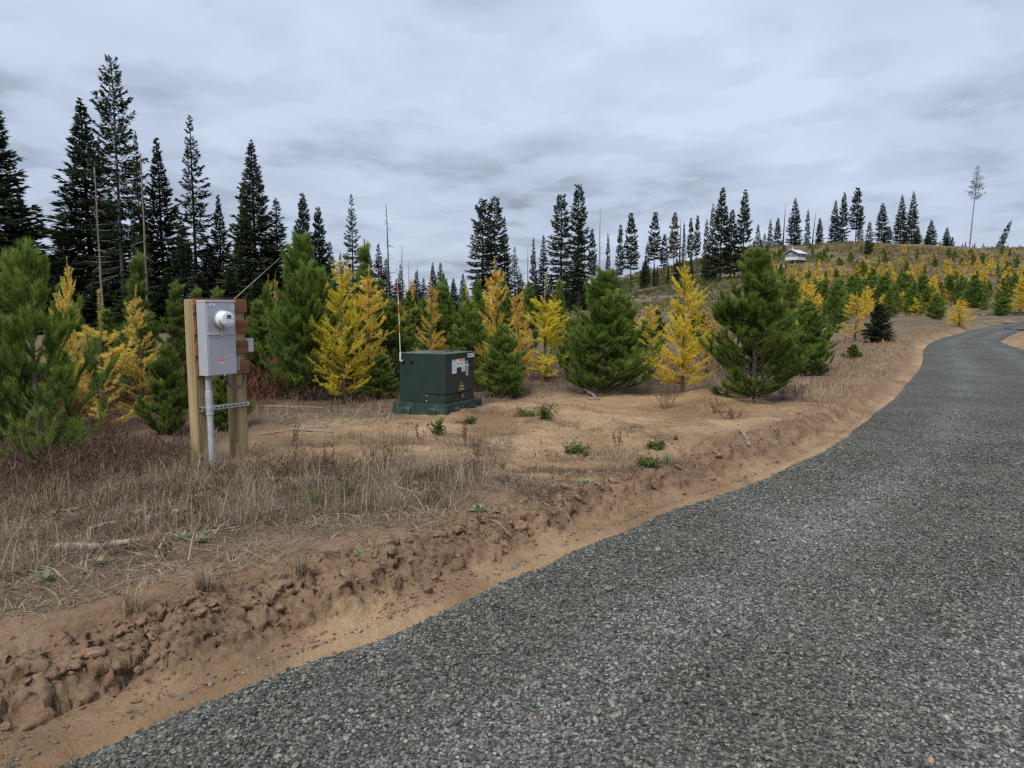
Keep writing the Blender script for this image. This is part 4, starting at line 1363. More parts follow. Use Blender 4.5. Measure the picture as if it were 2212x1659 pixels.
def conifer(seed, h, rad, base=0.08, spacing=0.42, pieces=46, ps=0.24, droop=0.25, openness=0.0, shape=0.8, top=0.0, nb0=6, skew=0.0, trunk_r=0.0105, flare=1.0):
    """tall fir or spruce seen from afar: drooping flat sprays on whorled limbs"""
    rng = np.random.default_rng(seed)
    wood = Geo(); leaf = Geo()
    zs = np.linspace(0, h, 10)
    sw = np.c_[np.cumsum(rng.normal(0, 0.006 * h / 6, 10)) + skew * zs, np.cumsum(rng.normal(0, 0.006 * h / 6, 10)), zs]
    sw[:, :2] -= sw[0, :2]
    wood.tube(np.vstack([[0, 0, -1.0], sw]), np.r_[trunk_r * h * 1.1, np.linspace(trunk_r * h, 0.02, 10)], 7)

    def tr(z):
        return np.array([np.interp(z, zs, sw[:, 0]), np.interp(z, zs, sw[:, 1]), z])
    z = base * h
    B = []; D = []; T = []; SZ = []
    while z < h * 0.985:
        t = (z / h - base) / (1 - base)
        prof = (1 - t) ** shape * (0.60 + 0.40 * min(1.0, t / 0.15)) * flare
        if top:
            prof = max(prof, top * min(1, (1 - t) / 0.10))
        nb = max(3, int(nb0 * (0.6 + 0.4 * (1 - t)) + rng.random()))
        ph = rng.uniform(0, 6.28)
        for b in range(nb):
            if rng.random() < openness * (0.5 + 0.5 * rng.random()):
                continue
            az = ph + b * 6.283 / nb + rng.normal(0, 0.25)
            L = rad * prof * rng.uniform(0.62, 1.18) + 0.05
            el = R(28 * t - 34 * droop * (1 - t) * 2 + rng.normal(0, 6))
            p = tr(z + rng.normal(0, spacing * 0.25)); d = dirv(az, el)
            n = 4; pts = [p]
            for k in range(n):
                d = d + np.array([0, 0, -0.10 * droop + 0.09 * k * (0.5 + t)]); d /= np.linalg.norm(d)
                pts.append(pts[-1] + d * L / n)
            pts = np.array(pts)
            wood.tube(pts[[0, 2, 4]], [0.012 + 0.014 * L, 0.008 + 0.008 * L, 0.005], 3)
            m = max(5, int(pieces * (0.25 + L / rad)))
            a = rng.random(m) ** 0.8 * 0.95 + 0.06
            seg = np.clip((a * n).astype(int), 0, n - 1)
            f = a * n - seg
            q = pts[seg] * (1 - f[:, None]) + pts[np.minimum(seg + 1, n)] * f[:, None]
            dd = pts[np.minimum(seg + 1, n)] - pts[seg]; dd /= np.linalg.norm(dd, axis=1)[:, None] + 1e-9
            side = np.cross(dd, [0, 0, 1.0]); side /= np.linalg.norm(side, axis=1)[:, None] + 1e-9
            sg = rng.choice([-1.0, 1.0], m)
            lat = rng.random(m) ** 1.2 * 0.36 * L * (1 - a * 0.75)
            q = q + side * (sg * lat)[:, None]
            q[:, 2] -= lat * 0.30 * droop * 2 + rng.random(m) * 0.05 * L * (0.5 + droop)
            pd = dd * 0.8 + side * (sg * rng.uniform(0.2, 1.0, m))[:, None] + rng.normal(0, 0.22, (m, 3))
            pd[:, 2] -= 0.30 * droop
            bt = 0.42 + rng.normal(0, 0.14)
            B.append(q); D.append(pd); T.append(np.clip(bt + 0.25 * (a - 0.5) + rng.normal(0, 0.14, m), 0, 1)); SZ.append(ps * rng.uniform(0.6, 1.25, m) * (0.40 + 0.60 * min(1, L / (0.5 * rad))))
        z += spacing * (0.65 + 0.35 * (1 - t)) * rng.uniform(0.8, 1.2)
    m = 14
    tp = tr(h * 0.99)
    B.append(np.repeat(tp[None], m, 0) + rng.normal(0, 0.04, (m, 3))); D.append(rng.normal(0, 0.4, (m, 3)) + np.array([0, 0, 1.0])); T.append(np.full(m, 0.5)); SZ.append(np.full(m, ps * 0.45))
    SZ = np.concatenate(SZ)
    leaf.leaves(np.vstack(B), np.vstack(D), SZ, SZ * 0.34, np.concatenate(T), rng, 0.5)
    return wood.mesh("trunk", True), leaf.mesh("crown")


def snag(seed, h, r0=0.011, stubs=26, stub=0.9, skew=0.0, start=0.25):
    rng = np.random.default_rng(seed)
    g = Geo(); br = Geo()
    few = True
    zs = np.linspace(0, h, 9)
    sw = np.c_[np.cumsum(rng.normal(0, 0.012, 9)) + skew * zs, np.cumsum(rng.normal(0, 0.012, 9)), zs]
    g.tube(np.vstack([[0, 0, -0.8], sw]), np.r_[r0 * h, np.linspace(r0 * h, 0.022, 9)], 7)
    for _ in range(max(3, stubs)):
        t = rng.uniform(start, 0.98); z = t * h
        p = np.array([np.interp(z, zs, sw[:, 0]), np.interp(z, zs, sw[:, 1]), z])
        d = dirv(rng.uniform(0, 6.28), R(rng.uniform(-35, 30)))
        L = stub * (1.15 - t) * rng.uniform(0.25, 1.2) + 0.08
        e = p + d * L
        (g if few else br).tube([p, (p + e) / 2 + rng.normal(0, 0.05, 3) * L, e + rng.normal(0, 0.06, 3) * L - np.array([0, 0, 0.1 * L])], [0.018, 0.013, 0.007], 3)
    return g.mesh("trunk", True), (None if few else br.mesh("branches"))


VAR = {}


def variant(key, fn, wood, leaf, part="crown"):
    tm, lm = fn
    tm.materials.append(M[wood])
    if lm is None:
        VAR[key] = (tm, None, max(v.co.z for v in tm.vertices), 1.0, part)
        return
    lm.materials.append(M[leaf])
    co = np.empty(len(lm.vertices) * 3, np.float32); lm.vertices.foreach_get("co", co)
    co = co.reshape(-1, 3)
    h = max(float(co[:, 2].max()), max(v.co.z for v in tm.vertices))
    rad = float(np.percentile(np.hypot(co[:, 0], co[:, 1]), 97))
    VAR[key] = (tm, lm, h, rad, part)


def plant_tree(key, name, loc, h, rad=None, rz=None, label="", cat="tree", group=None, leafmat=None, tilt=None):
    tm, lm, h0, r0, part = VAR[key]
    sz = h / h0
    sx = sz if rad is None else rad / r0
    t = thing(name, label, cat, tuple(loc), random.uniform(0, 6.28) if rz is None else rz, group)
    t.scale = (sx, sx, sz)
    if tilt is not None:
        t.rotation_mode = "XYZ"
        t.rotation_euler = (tilt[1], tilt[0], 0)
    a = link("trunk", tm, parent=t)
    if lm is None:
        return t
    b = link(part, lm, parent=t)
    if leafmat:
        b.material_slots[0].link = "OBJECT"
        b.material_slots[0].material = M[leafmat]
    return t


def tree_px(key, name, u, vtop, depth=None, base=None, half=None, label="", cat="tree", group=None, leafmat=None, rz=None, tilt=None):
    """stand a tree on the ground along the picture column u, tall enough to reach vtop; half = half width in picture units"""
    if base is not None:
        q = ground(u, base); x, y = q[0], q[1]
    else:
        d = ray(u, 666); x, y = d[0] / d[1] * depth, depth
    z = gz(x, y) - 0.03
    topz = at_depth(u, vtop, y)[2]
    h = max(0.3, topz - z)
    rad = None if half is None else half * math.hypot(1, 0) * y / FPX
    return plant_tree(key, name, (x, y, z), h, rad, rz, label, cat, group, leafmat, tilt)


# growth forms
variant("pine_a", young_pine(1, 2.6, 0.84, 0.02, whorls=14), "bark", "pine")
variant("pine_f", young_pine(9, 2.7, 0.84, 0.02, whorls=14), "bark", "pine")
variant("pine_b", young_pine(2, 2.4, 0.74, 0.03, whorls=12, bushy=0.9), "bark", "pine")
variant("pine_c", young_pine(3, 3.0, 0.62, 0.04, whorls=13, bushy=0.85), "bark", "pine")
variant("pine_d", young_pine(4, 2.3, 0.95, 0.06, whorls=8, dens=520, nl=0.095, bushy=0.55), "bark", "pine")
variant("pine_e", young_pine(5, 1.5, 0.50, 0.03, whorls=9, dens=560), "bark", "pine")
variant("pine_slim", young_pine(6, 2.8, 0.44, 0.06, whorls=12, dens=520, bushy=0.7), "bark", "pine_light")
variant("larch_a", young_larch(11, 2.6, 0.66, nb=98), "bark", "larch_yellow")
variant("larch_b", young_larch(12, 2.8, 0.52, nb=86), "bark", "larch_orange")
variant("larch_c", young_larch(13, 2.4, 0.66, nb=40, sparse=0.42, leader=0.33, gap=(0.30, 0.40), nl=0.034), "bark", "larch_dull")
variant("larch_d", young_larch(14, 2.5, 0.52, nb=88, leader=0.30, gap=(0.20, 0.29)), "bark", "larch_yellow")
variant("larch_e", young_larch(15, 2.7, 0.42, nb=74, leader=0.14), "bark", "larch_dull")
variant("pine_far_a", young_pine(21, 2.6, 0.80, 0.02, dens=75, nl=0.12, whorls=10, nw=0.016), "bark", "pine")
variant("pine_far_b", young_pine(22, 2.6, 0.70, 0.02, dens=75, nl=0.12, whorls=11, nw=0.016), "bark", "pine")
variant("larch_far_a", young_larch(23, 2.5, 0.58, nb=70, dens=80, nl=0.065, nw=0.018), "bark", "larch_far")
variant("larch_far_b", young_larch(24, 2.5, 0.50, nb=60, dens=80, nl=0.065, nw=0.018), "bark", "larch_far")
variant("spruce_small", conifer(25, 1.6, 0.55, 0.03, 0.08, 70, 0.09, 0.10, 0, 0.75, nb0=9, trunk_r=0.016), "bark", "fir_green")
variant("fir_dense", conifer(31, 15.0, 2.8, 0.02, 0.30, 80, 0.42, 0.25, 0.03, 1.02, nb0=7), "bark_dark", "fir")
variant("fir_dense_b", conifer(32, 14.0, 2.6, 0.02, 0.32, 80, 0.40, 0.22, 0.06, 1.10, nb0=7), "bark_dark", "fir")
variant("fir_open", conifer(33, 15.0, 2.4, 0.04, 0.46, 70, 0.36, 0.28, 0.08, 0.92), "bark_dark", "fir")
variant("fir_tall", conifer(34, 20.0, 3.0, 0.08, 0.55, 90, 0.40, 0.32, 0.18, 0.42, top=0.30), "bark_grey", "fir")
variant("fir_slim", conifer(35, 12.0, 1.4, 0.04, 0.32, 52, 0.34, 0.32, 0.08, 0.85), "bark_dark", "fir")
variant("fir_mid", conifer(36, 10.0, 1.7, 0.02, 0.28, 74, 0.30, 0.05, 0.03, 0.75, nb0=7), "bark_dark", "fir_green")
variant("ridge_a", conifer(41, 15.0, 2.2, 0.12, 0.50, 44, 0.60, 0.12, 0.08, 0.62), "bark_dark", "fir_far")
variant("ridge_b", conifer(42, 15.0, 2.1, 0.34, 0.52, 44, 0.60, 0.06, 0.08, 0.55), "bark_dark", "fir_far")
variant("ridge_c", conifer(43, 15.0, 1.6, 0.08, 0.52, 36, 0.55, 0.18, 0.10, 0.65), "bark_dark", "fir_far")
variant("ridge_d", conifer(44, 15.0, 2.5, 0.05, 0.46, 46, 0.60, 0.15, 0.06, 0.80), "bark_dark", "fir_far")
variant("ridge_high", conifer(45, 20.0, 2.4, 0.60, 0.50, 16, 0.45, -0.10, 0.12, 0.95, nb0=6, trunk_r=0.009), "bark_grey", "fir_far")
variant("trunk_high", conifer(46, 18.0, 2.1, 0.26, 0.52, 70, 0.42, 0.25, 0.10, 0.45, top=0.25), "bark_dark", "fir")
variant("snag_a", snag(51, 12.0), "bark_grey", "bark_grey", "branches")
variant("snag_b", snag(52, 12.0, 0.010, 60, 1.2), "bark_dark", "bark_dark", "branches")
variant("snag_bare", snag(53, 12.0, 0.020, 5, 0.35), "bark_dark", "bark_dark", "branches")
variant("snag_thin", snag(54, 7.0, 0.007, 14, 0.6), "bark_snag", "bark_grey", "branches")

# ------------------------------------------------------------------ young trees near the clearing
Y = "young pines around the clearing"
G = "yellow larches around the clearing"
tree_px("pine_d", "pine_tree", 62, 500, 6.7, half=150, label="bushy green pine at the left edge, closest to the camera", group=Y, rz=0.4)
tree_px("pine_b", "pine_tree", -70, 520, 8.4, half=120, label="green pine cut off by the left picture edge", group=Y, rz=2.0)
tree_px("pine_c", "pine_tree", 128, 600, 11.5, half=58, label="green pine half hidden behind the leftmost yellow larch", group=Y)
tree_px("pine_slim", "pine_tree", 302, 532, 11.0, half=52, label="slender pale green pine with tall leader left of the meter pedestal", group=Y)
tree_px("pine_c", "pine_tree", 225, 660, 12.5, half=48, label="low dark green pine behind the sparse orange-tipped larch", group=Y)
tree_px("pine_slim", "pine_tree", 378, 598, 12.0, half=42, label="slim green pine peeking over the left post of the pedestal", group=Y)
tree_px("pine_slim", "pine_tree", 424, 612, 12.6, half=36, label="slim pine top directly above the meter box", group=Y)
tree_px("pine_slim", "pine_tree", 466, 612, 12.2, half=36, label="second slim pine top above the meter box", group=Y)
tree_px("pine_c", "pine_tree", 566, 640, 13.0, half=48, label="small green pine just right of the junction box", group=Y)
tree_px("pine_e", "pine_tree", 352, 735, 9.0, half=55, label="low green pine at the foot of the left post", group=Y)
tree_px("pine_e", "pine_tree", 478, 790, 9.4, half=48, label="low green pine seen between the two posts", group=Y)
tree_px("pine_a", "pine_tree", 662, 492, base=862, half=92, label="tall dense green pine left of the bright yellow larch", group=Y, rz=1.0)
tree_px("pine_slim", "pine_tree", 792, 510, 13.6, half=44, label="slender pine with candle-like leader behind the yellow larches", group=Y, leafmat="pine")
tree_px("pine_b", "pine_tree", 845, 640, 13.6, half=72, label="green pine behind the striped marker rod", group=Y)
tree_px("pine_c", "pine_tree", 962, 604, 14.6, half=56, label="green pine right behind the transformer", group=Y)
tree_px("pine_b", "pine_tree", 1012, 640, 14.0, half=64, label="broad green pine behind the transformer's right corner", group=Y)
tree_px("pine_e", "pine_tree", 1088, 694, base=858, half=56, label="small dark green pine right of the transformer", group=Y, rz=0.3)
tree_px("pine_a", "pine_tree", 1308, 572, base=848, half=102, label="broad bushy green pine in the middle, left of the bright larch", group=Y, rz=0.7)
tree_px("pine_f", "pine_tree", 1626, 522, base=860, half=106, label="largest bushy green pine beside the sand mound near the road", group=Y, rz=2.7)
tree_px("pine_b", "pine_tree", 1738, 640, base=800, half=58, label="loose green pine just right of the largest pine", group=Y)
tree_px("pine_b", "pine_tree", 1240, 680, 16.5, half=40, label="small pine half hidden behind the broad middle pine", group=Y)
tree_px("pine_c", "pine_tree", 890, 660, 16.5, half=52, label="green pine behind the dull larch", group=Y)
tree_px("pine_a", "pine_tree", 760, 660, 15.0, half=60, label="dark pine between the two bright larches", group=Y)
tree_px("pine_e", "pine_tree", 820, 760, 12.4, half=40, label="low green pine at the left of the transformer", group=Y)
tree_px("pine_e", "pine_tree", 1842, 742, base=778, half=20, label="tiny pine seedling under the pinkish larch near the road", group=Y)
tree_px("spruce_small", "spruce_tree", 1896, 652, base=740, half=31, label="small dark conical spruce near the road bend", group=Y)

tree_px("larch_a", "larch_tree", 150, 552, 9.6, half=50, label="yellow larch behind the leftmost pine", group=G, leafmat="larch_dull")
tree_px("larch_c", "larch_tree", 228, 622, base=930, half=95, label="sparse ragged yellow larch with long bare leader", group=G, leafmat="larch_dull", rz=0.5)
tree_px("larch_e", "larch_tree", 298, 612, 9.9, half=50, label="narrow yellow larch left of the meter pedestal", group=G)
tree_px("larch_a", "larch_tree", 742, 540, base=872, half=72, label="tall bright yellow larch left of the transformer", group=G, rz=0.3)
tree_px("larch_b", "larch_tree", 796, 570, 12.9, half=55, label="orange larch leaning on the tall bright one", group=G)
tree_px("larch_e", "larch_tree", 706, 585, 13.8, half=34, label="orange larch peeking out behind the tall dense pine", group=G, leafmat="larch_orange")
tree_px("larch_e", "larch_tree", 929, 592, 13.2, half=36, label="thin faded larch above the transformer", group=G, leafmat="larch_orange")
tree_px("larch_b", "larch_tree", 1070, 552, 13.8, half=48, label="orange yellow larch with wide boughs right of the transformer", group=G, leafmat="larch_orange", rz=1.2)
tree_px("larch_e", "larch_tree", 1120, 612, 14.0, half=36, label="narrow orange larch between two fuller ones", group=G, leafmat="larch_orange")
tree_px("larch_d", "larch_tree", 1176, 588, base=822, half=58, label="yellow larch with a long leader and bushy foot", group=G, rz=2.0)
tree_px("larch_b", "larch_tree", 1404, 640, 15.0, half=38, label="orange larch squeezed between the middle pine and the bright larch", group=G)
tree_px("larch_a", "larch_tree", 1474, 556, base=848, half=70, label="tall bright yellow larch between the two big pines", group=G, rz=1.5)
tree_px("larch_e", "larch_tree", 1530, 660, 17.5, half=32, label="pale larch behind the left side of the largest pine", group=G)
tree_px("larch_b", "larch_tree", 1690, 640, 17.0, half=34, label="orange larch behind the right side of the largest pine", group=G)
tree_px("larch_b", "larch_tree", 1754, 632, 19.0, half=32, label="orange larch standing right of the loose pine", group=G)
tree_px("larch_b", "larch_tree", 1845, 628, base=738, half=32, label="pinkish orange larch left of the small conical spruce", group=G)
tree_px("larch_a", "larch_tree", 2071, 642, base=706, half=29, label="round yellow larch above the far road bend", group=G)
tree_px("larch_e", "larch_tree", 1976, 640, base=682, half=14, label="little narrow yellow larch on the grass by the bend", group=G, leafmat="larch_yellow")
tree_px("pine_e", "pine_tree", 2022, 630, base=690, half=22, label="small green pine beside the road bend", group=Y)
tree_px("pine_e", "pine_tree", 2164, 640, base=682, half=17, label="dark little pine at the far right above the road", group=Y)

# thicket of young trees behind the clearing
rgt = np.random.default_rng(19)
for i in range(84):
    zone = i % 6
    u = rgt.uniform(*((560, 720), (780, 920), (900, 1060), (1080, 1260), (1330, 1560), (1660, 1800))[zone])
    dp = rgt.uniform(16.5, 34)
    vt = rgt.uniform(585, 685) if zone < 4 else rgt.uniform(648, 705)
    where = ("right of the meter pedestal", "behind the marker rod", "behind the transformer", "right of the transformer", "between the two big pines", "right of the largest pine")[zone]
    if rgt.random() < 0.62:
        tree_px(("pine_b", "pine_c", "pine_a")[i % 3], "pine_tree", u, vt, dp, half=rgt.uniform(34, 58) * 14 / dp, label="young green pine deep in the thicket " + where, group="thicket pines " + where)
    else:
        tree_px(("larch_e", "larch_b", "larch_a")[i % 3], "larch_tree", u, vt - 10, dp, half=rgt.uniform(22, 38) * 14 / dp, label="young yellow larch deep in the thicket " + where, group="thicket larches " + where)

# ------------------------------------------------------------------ tall firs on the left
FG = "tall dark firs on the left"
tree_px("fir_dense", "fir_tree", 2, 160, 46, half=110, label="tall dark fir cut by the left picture edge", group=FG)
tree_px("fir_dense_b", "fir_tree", 60, 420, 52, half=70, label="shorter dark fir beside the leftmost fir", group=FG)
tree_px("fir_dense", "fir_tree", 200, 210, 52, half=90, label="dense dark fir left of the tallest fir", group=FG)
tree_px("fir_tall", "fir_tree", 268, 118, 50, half=64, label="tallest fir with open crown and pale trunk on the left", group=FG)
tree_px("fir_slim", "fir_tree", 312, 280, 49, half=24, label="thin ragged fir just right of the tallest fir", group=FG)
tree_px("fir_dense_b", "fir_tree", 356, 296, 51, half=66, label="dense dark fir between the tallest fir and the open one", group=FG)
tree_px("fir_open", "fir_tree", 428, 248, 49, half=58, label="open branched dark fir with pointed top", group=FG)
tree_px("fir_dense_b", "fir_tree", 481, 420, 50, half=42, label="shorter fir right of the open branched fir", group=FG)
tree_px("fir_dense", "fir_tree", 556, 300, 48, half=66, label="dense pointed dark fir near the middle left", group=FG)
tree_px("fir_slim", "fir_tree", 534, 396, 47, half=26, label="narrow fir hugging the left of the dense pointed fir", group=FG)
tree_px("fir_slim", "fir_tree", 604, 426, 48, half=40, label="narrow fir hugging the right of the dense pointed fir", group=FG)
tree_px("fir_mid", "fir_tree", 660, 414, 34, half=40, label="mid green fir with a thin top behind the tall dense pine", group=FG)
tree_px("fir_mid", "fir_tree", 692, 444, 35, half=36, label="mid green fir, right one of a touching pair", group=FG)
tree_px("fir_open", "fir_tree", 764, 418, 44, half=32, label="dark fir with rusty top above the bright larch", group=FG)
for u, vt, dp, hf, lab in ((800, 548, 58, 22, "dark fir behind the candle-like pine"), (836, 558, 56, 20, "dark fir at the foot of the bare snag"), (866, 570, 60, 18, "dark fir right of the bare snag"),
                           (900, 584, 64, 17, "dark fir left of the gap above the transformer"), (738, 548, 50, 26, "dark fir behind the tall bright larch"), (716, 520, 47, 26, "dark fir right of the mid green pair")):
    tree_px(("fir_slim", "fir_open")[u % 4 // 2], "fir_tree", u, vt, dp, half=hf, label=lab, group=FG)
tree_px("fir_slim", "fir_tree", 820, 524, 56, half=20, label="short dark fir left of the bare snag", group=FG)
FILL = "dark firs closing the wood"
random.seed(21)
for u, vt, dp, hf, k in ((20, 520, 58, 60, 0), (100, 540, 60, 55, 1), (150, 470, 62, 50, 0), (250, 420, 58, 56, 1), (320, 470, 57, 50, 0), (400, 470, 58, 48, 1),
                         (455, 520, 60, 46, 0), (515, 520, 58, 44, 1), (585, 520, 60, 44, 0), (640, 560, 62, 40, 1), (700, 560, 66, 34, 0), (740, 585, 70, 30, 1),
                         (-60, 430, 56, 70, 1), (-150, 300, 55, 90, 0),
                         (40, 580, 40, 60, 1), (130, 590, 41, 55, 0), (215, 585, 42, 50, 1), (290, 590, 41, 50, 0), (365, 580, 42, 48, 1), (435, 590, 41, 46, 0), (500, 580, 42, 46, 1), (560, 590, 41, 44, 0), (620, 600, 40, 44, 1), (690, 610, 44, 40, 0)):
    tree_px(("fir_dense", "fir_dense_b")[k], "fir_tree", u, vt, dp, half=hf, label="%s fir in the shade behind %s" % ("low dark" if dp < 45 else "dark", "the leftmost fir" if u < 110 else "the tallest fir" if u < 330 else "the open branched fir" if u < 500 else "the dense pointed fir" if u < 625 else "the mid green pair"), group=FILL)
SG = "dead snags"
tree_px("snag_thin", "dead_snag", 222, 360, 30, label="pale bare pole in front of the dense left firs", group=SG)
tree_px("snag_thin", "dead_snag", 318, 330, 32, label="thin pale trunk right of the tallest fir", group=SG)
tree_px("snag_b", "dead_snag", 843, 442, 42, label="bare dead snag with short stubs behind the marker rod", group=SG, tilt=(R(-1), 0))
tree_px("snag_b", "dead_snag", 870, 528, 48, label="twisted dead snag right of the taller bare one", group=SG)
tree_px("snag_a", "dead_snag", 884, 560, 50, label="thin grey dead pole above the transformer", group=SG)
tree_px("snag_b", "dead_snag", 903, 570, 60, label="faint thin dead trunk in the gap above the transformer", group=SG)
q0 = at_depth(513, 640, 30.0); q1 = at_depth(606, 556, 31.0)
g_ = Geo(); g_.tube([q0 - (q1 - q0) * 0.6, q0, (q0 + q1) / 2, q1], [0.03, 0.026, 0.018, 0.008], 6)
tag(link("leaning_dead_pole", g_.mesh("leaning_dead_pole", True), M["bark_grey"]), "thin dead pole leaning right in front of the dark firs", "dead tree")

# ------------------------------------------------------------------ middle distance firs
MG = "firs in the middle distance"
tree_px("fir_dense_b", "fir_tree", 936, 566, 78, half=20, label="pointed fir in the gap above the transformer, left of two", group=MG)
tree_px("fir_slim", "fir_tree", 952, 566, 80, half=17, label="pointed fir in the gap above the transformer, right of two", group=MG)
tree_px("trunk_high", "fir_tree", 1043, 428, 58, half=34, label="left fir of the trio above the orange larch", group=MG)
tree_px("trunk_high", "fir_tree", 1069, 424, 57, half=34, label="tallest fir of the trio above the orange larch", group=MG)
tree_px("fir_slim", "fir_tree", 1090, 466, 58, half=20, label="slim right fir of the trio above the orange larch", group=MG)
tree_px("fir_open", "fir_tree", 1112, 532, 62, half=22, label="shorter fir right of the trio", group=MG)
tree_px("fir_slim", "fir_tree", 1152, 512, 60, half=13, label="dark slender fir left of the leggy pair", group=MG)
tree_px("snag_a", "dead_snag", 1140, 530, 60, label="grey dead stem beside the dark slender fir", group=SG)
tree_px("fir_slim", "fir_tree", 1173, 506, 62, half=17, label="slender fir behind the long-leader larch", group=MG)
tree_px("trunk_high", "fir_tree", 1211, 418, 56, half=32, label="ragged fir, left of the leggy pair", group=MG)
tree_px("trunk_high", "fir_tree", 1248, 396, 54, half=28, label="tall leggy fir with long bare trunk, right of the pair", group=MG)
tree_px("ridge_b", "larch_tree", 1250, 470, 60, half=14, label="olive larch hiding behind the leggy fir's trunk", group=MG, leafmat="fir_olive")
for u, vt, dp, hf, k in ((890, 610, 90, 18, 0), (915, 600, 95, 16, 1), (980, 600, 100, 18, 0), (1005, 615, 105, 16, 1), (1030, 600, 90, 20, 0), (1125, 590, 95, 18, 1),
                         (1190, 590, 100, 16, 0), (860, 600, 84, 22, 1), (800, 580, 80, 24, 0), (770, 600, 76, 28, 1), (1085, 585, 92, 20, 0), (1160, 600, 110, 16, 1), (1225, 600, 115, 14, 0), (1262, 590, 100, 16, 1), (1290, 592, 105, 15, 0), (1240, 585, 95, 15, 0), (1000, 590, 120, 14, 1), (965, 600, 118, 13, 0)):
    tree_px(("fir_dense", "fir_slim")[k], "fir_tree", u, vt, dp, half=hf, label="small dark fir in the far treeline " + ("left of the marker rod" if u < 866 else "above the transformer" if u < 1040 else "below the fir trio" if u < 1140 else "below the leggy fir pair"), group="far treeline firs")

# ------------------------------------------------------------------ trees on the hill and along the ridge
HG = "conifers along the hill and ridge"
HILL = [
    ("ridge_b", 1278, 494, 574, 14, "round topped tree at the left foot of the ridge"),
    ("ridge_c", 1312, 506, 574, 9, "thin ragged fir left on the ridge beside a dead pole"),
    ("ridge_b", 1338, 484, 600, 12, "small-crowned fir left of a fuller tall-trunked one"),
    ("ridge_b", 1361, 459, 622, 21, "full-crowned fir with long trunk on the left slope"),
    ("ridge_b", 1411, 457, 604, 19, "loose-crowned fir with long trunk, middle of the slope"),
    ("ridge_c", 1396, 524, 562, 10, "short dark fir beside the loose-crowned one"),
    ("ridge_b", 1432, 505, 560, 13, "small fir left of the olive larch on the ridge"),
    ("ridge_c", 1474, 478, 556, 7, "thin fir right of the olive larch on the ridge"),
    ("ridge_b", 1488, 470, 556, 10, "narrow tufted fir in the thin row on the ridge"),
    ("ridge_b", 1502, 464, 556, 10, "tallest tufted fir in the thin row on the ridge"),
    ("ridge_c", 1522, 472, 645, 12, "dark slender fir left of the big ridge clump"),
    ("ridge_c", 1535, 440, 650, 15, "ragged fir at the left of the big ridge clump"),
    ("ridge_a", 1554, 404, 625, 25, "tallest fir of the big clump above the largest pine"),
    ("ridge_a", 1576, 452, 630, 22, "lower fir in the big clump above the largest pine"),
    ("ridge_a", 1602, 408, 615, 23, "dense fir right of the big ridge clump"),
    ("ridge_c", 1632, 484, 545, 9, "short fir right of the dense ridge fir"),
    ("ridge_c", 1646, 504, 542, 8, "very short fir before the ridge gap"),
    ("ridge_c", 1658, 474, 540, 9, "thin fir at the ridge above the cabin's left"),
    ("ridge_a", 1674, 470, 540, 12, "bushy fir left of the bare ridge pole"),
    ("ridge_d", 1709, 427, 542, 19, "dark full fir standing right above the cabin"),
    ("ridge_c", 1737, 452, 536, 9, "sparse leaning fir right above the cabin"),
    ("ridge_a", 1763, 470, 528, 11, "small bushy fir right of the leaning bare pole"),
    ("ridge_d", 1795, 431, 538, 15, "left fir of a pair on the ridge"),
    ("ridge_a", 1813, 414, 540, 14, "taller right fir of a pair on the ridge"),
    ("ridge_b", 1841, 404, 534, 19, "tall fir with full crown over twin bare trunks"),
    ("ridge_c", 1850, 466, 532, 10, "short fir behind the twin bare trunks"),
    ("ridge_c", 1870, 478, 566, 12, "dark fir reaching down below the ridge line"),
    ("ridge_a", 1896, 438, 536, 17, "broad pale fir in the middle of the right ridge"),
    ("ridge_a", 1911, 488, 536, 14, "short fir between two taller ridge firs"),
    ("ridge_d", 1936, 419, 538, 17, "dark fir, left of the tall ridge pair"),
    ("ridge_d", 1960, 412, 538, 17, "dark fir, right of the tall ridge pair"),
    ("ridge_d", 1974, 490, 534, 12, "short fir at the foot of the tall ridge pair"),
    ("ridge_d", 2001, 474, 538, 17, "broad triangular fir on the right ridge"),
    ("ridge_d", 2036, 490, 538, 13, "small triangular fir on the right ridge"),
]
for key, u, vt, vb, hf, lab in HILL:
    dp = 262.0 if vb < 560 else (215.0 if vb < 612 else 165.0)
    if u < 1340: dp = 150.0
    elif u < 1520: dp = min(dp, 205.0)
    tree_px(key, "fir_tree", u, vt, dp, half=hf * 0.86, label=lab, group=HG)
tree_px("ridge_b", "larch_tree", 1453, 458, 205, half=14, label="olive yellow larch standing on the ridge", group=HG, leafmat="fir_olive")
tree_px("ridge_high", "pine_tree", 2086, 356, 240, half=17, label="very tall lone pine with long bare trunk on the right ridge", group=HG, tilt=(R(2), 0))
tree_px("ridge_c", "fir_tree", 2141, 470, 250, half=9, label="small fir bent far over to the right on the right ridge", group=HG, tilt=(R(21), 0))
for u, vt, dp, k, lab, tl in ((1294, 448, 150, "snag_a", "tall thin dead pole on the left slope", 0), (1310, 500, 152, "snag_b", "short dead pole with stubs on the left slope", 0),
                              (1466, 470, 205, "snag_bare", "bare dead pole beside the olive larch", 0), (1686, 440, 235, "snag_bare", "straight bare dead pole on the ridge above the cabin", 1.5),
                              (1748, 454, 235, "snag_bare", "bare dead pole leaning right above the cabin", 4), (1868, 510, 255, "snag_a", "thin dead pole low between the ridge firs", 0),
                              (1984, 486, 258, "snag_thin", "thin pole on the right ridge", 0), (1646, 488, 240, "snag_a", "thin dead stem before the ridge gap", 0), (1500, 520, 210, "snag_a", "thin dead stem in the row on the ridge", -2)):
    tree_px(k, "dead_snag", u, vt, dp, label=lab, group=SG, tilt=(R(tl), 0))

random.seed(33)
rg = np.random.default_rng(77)
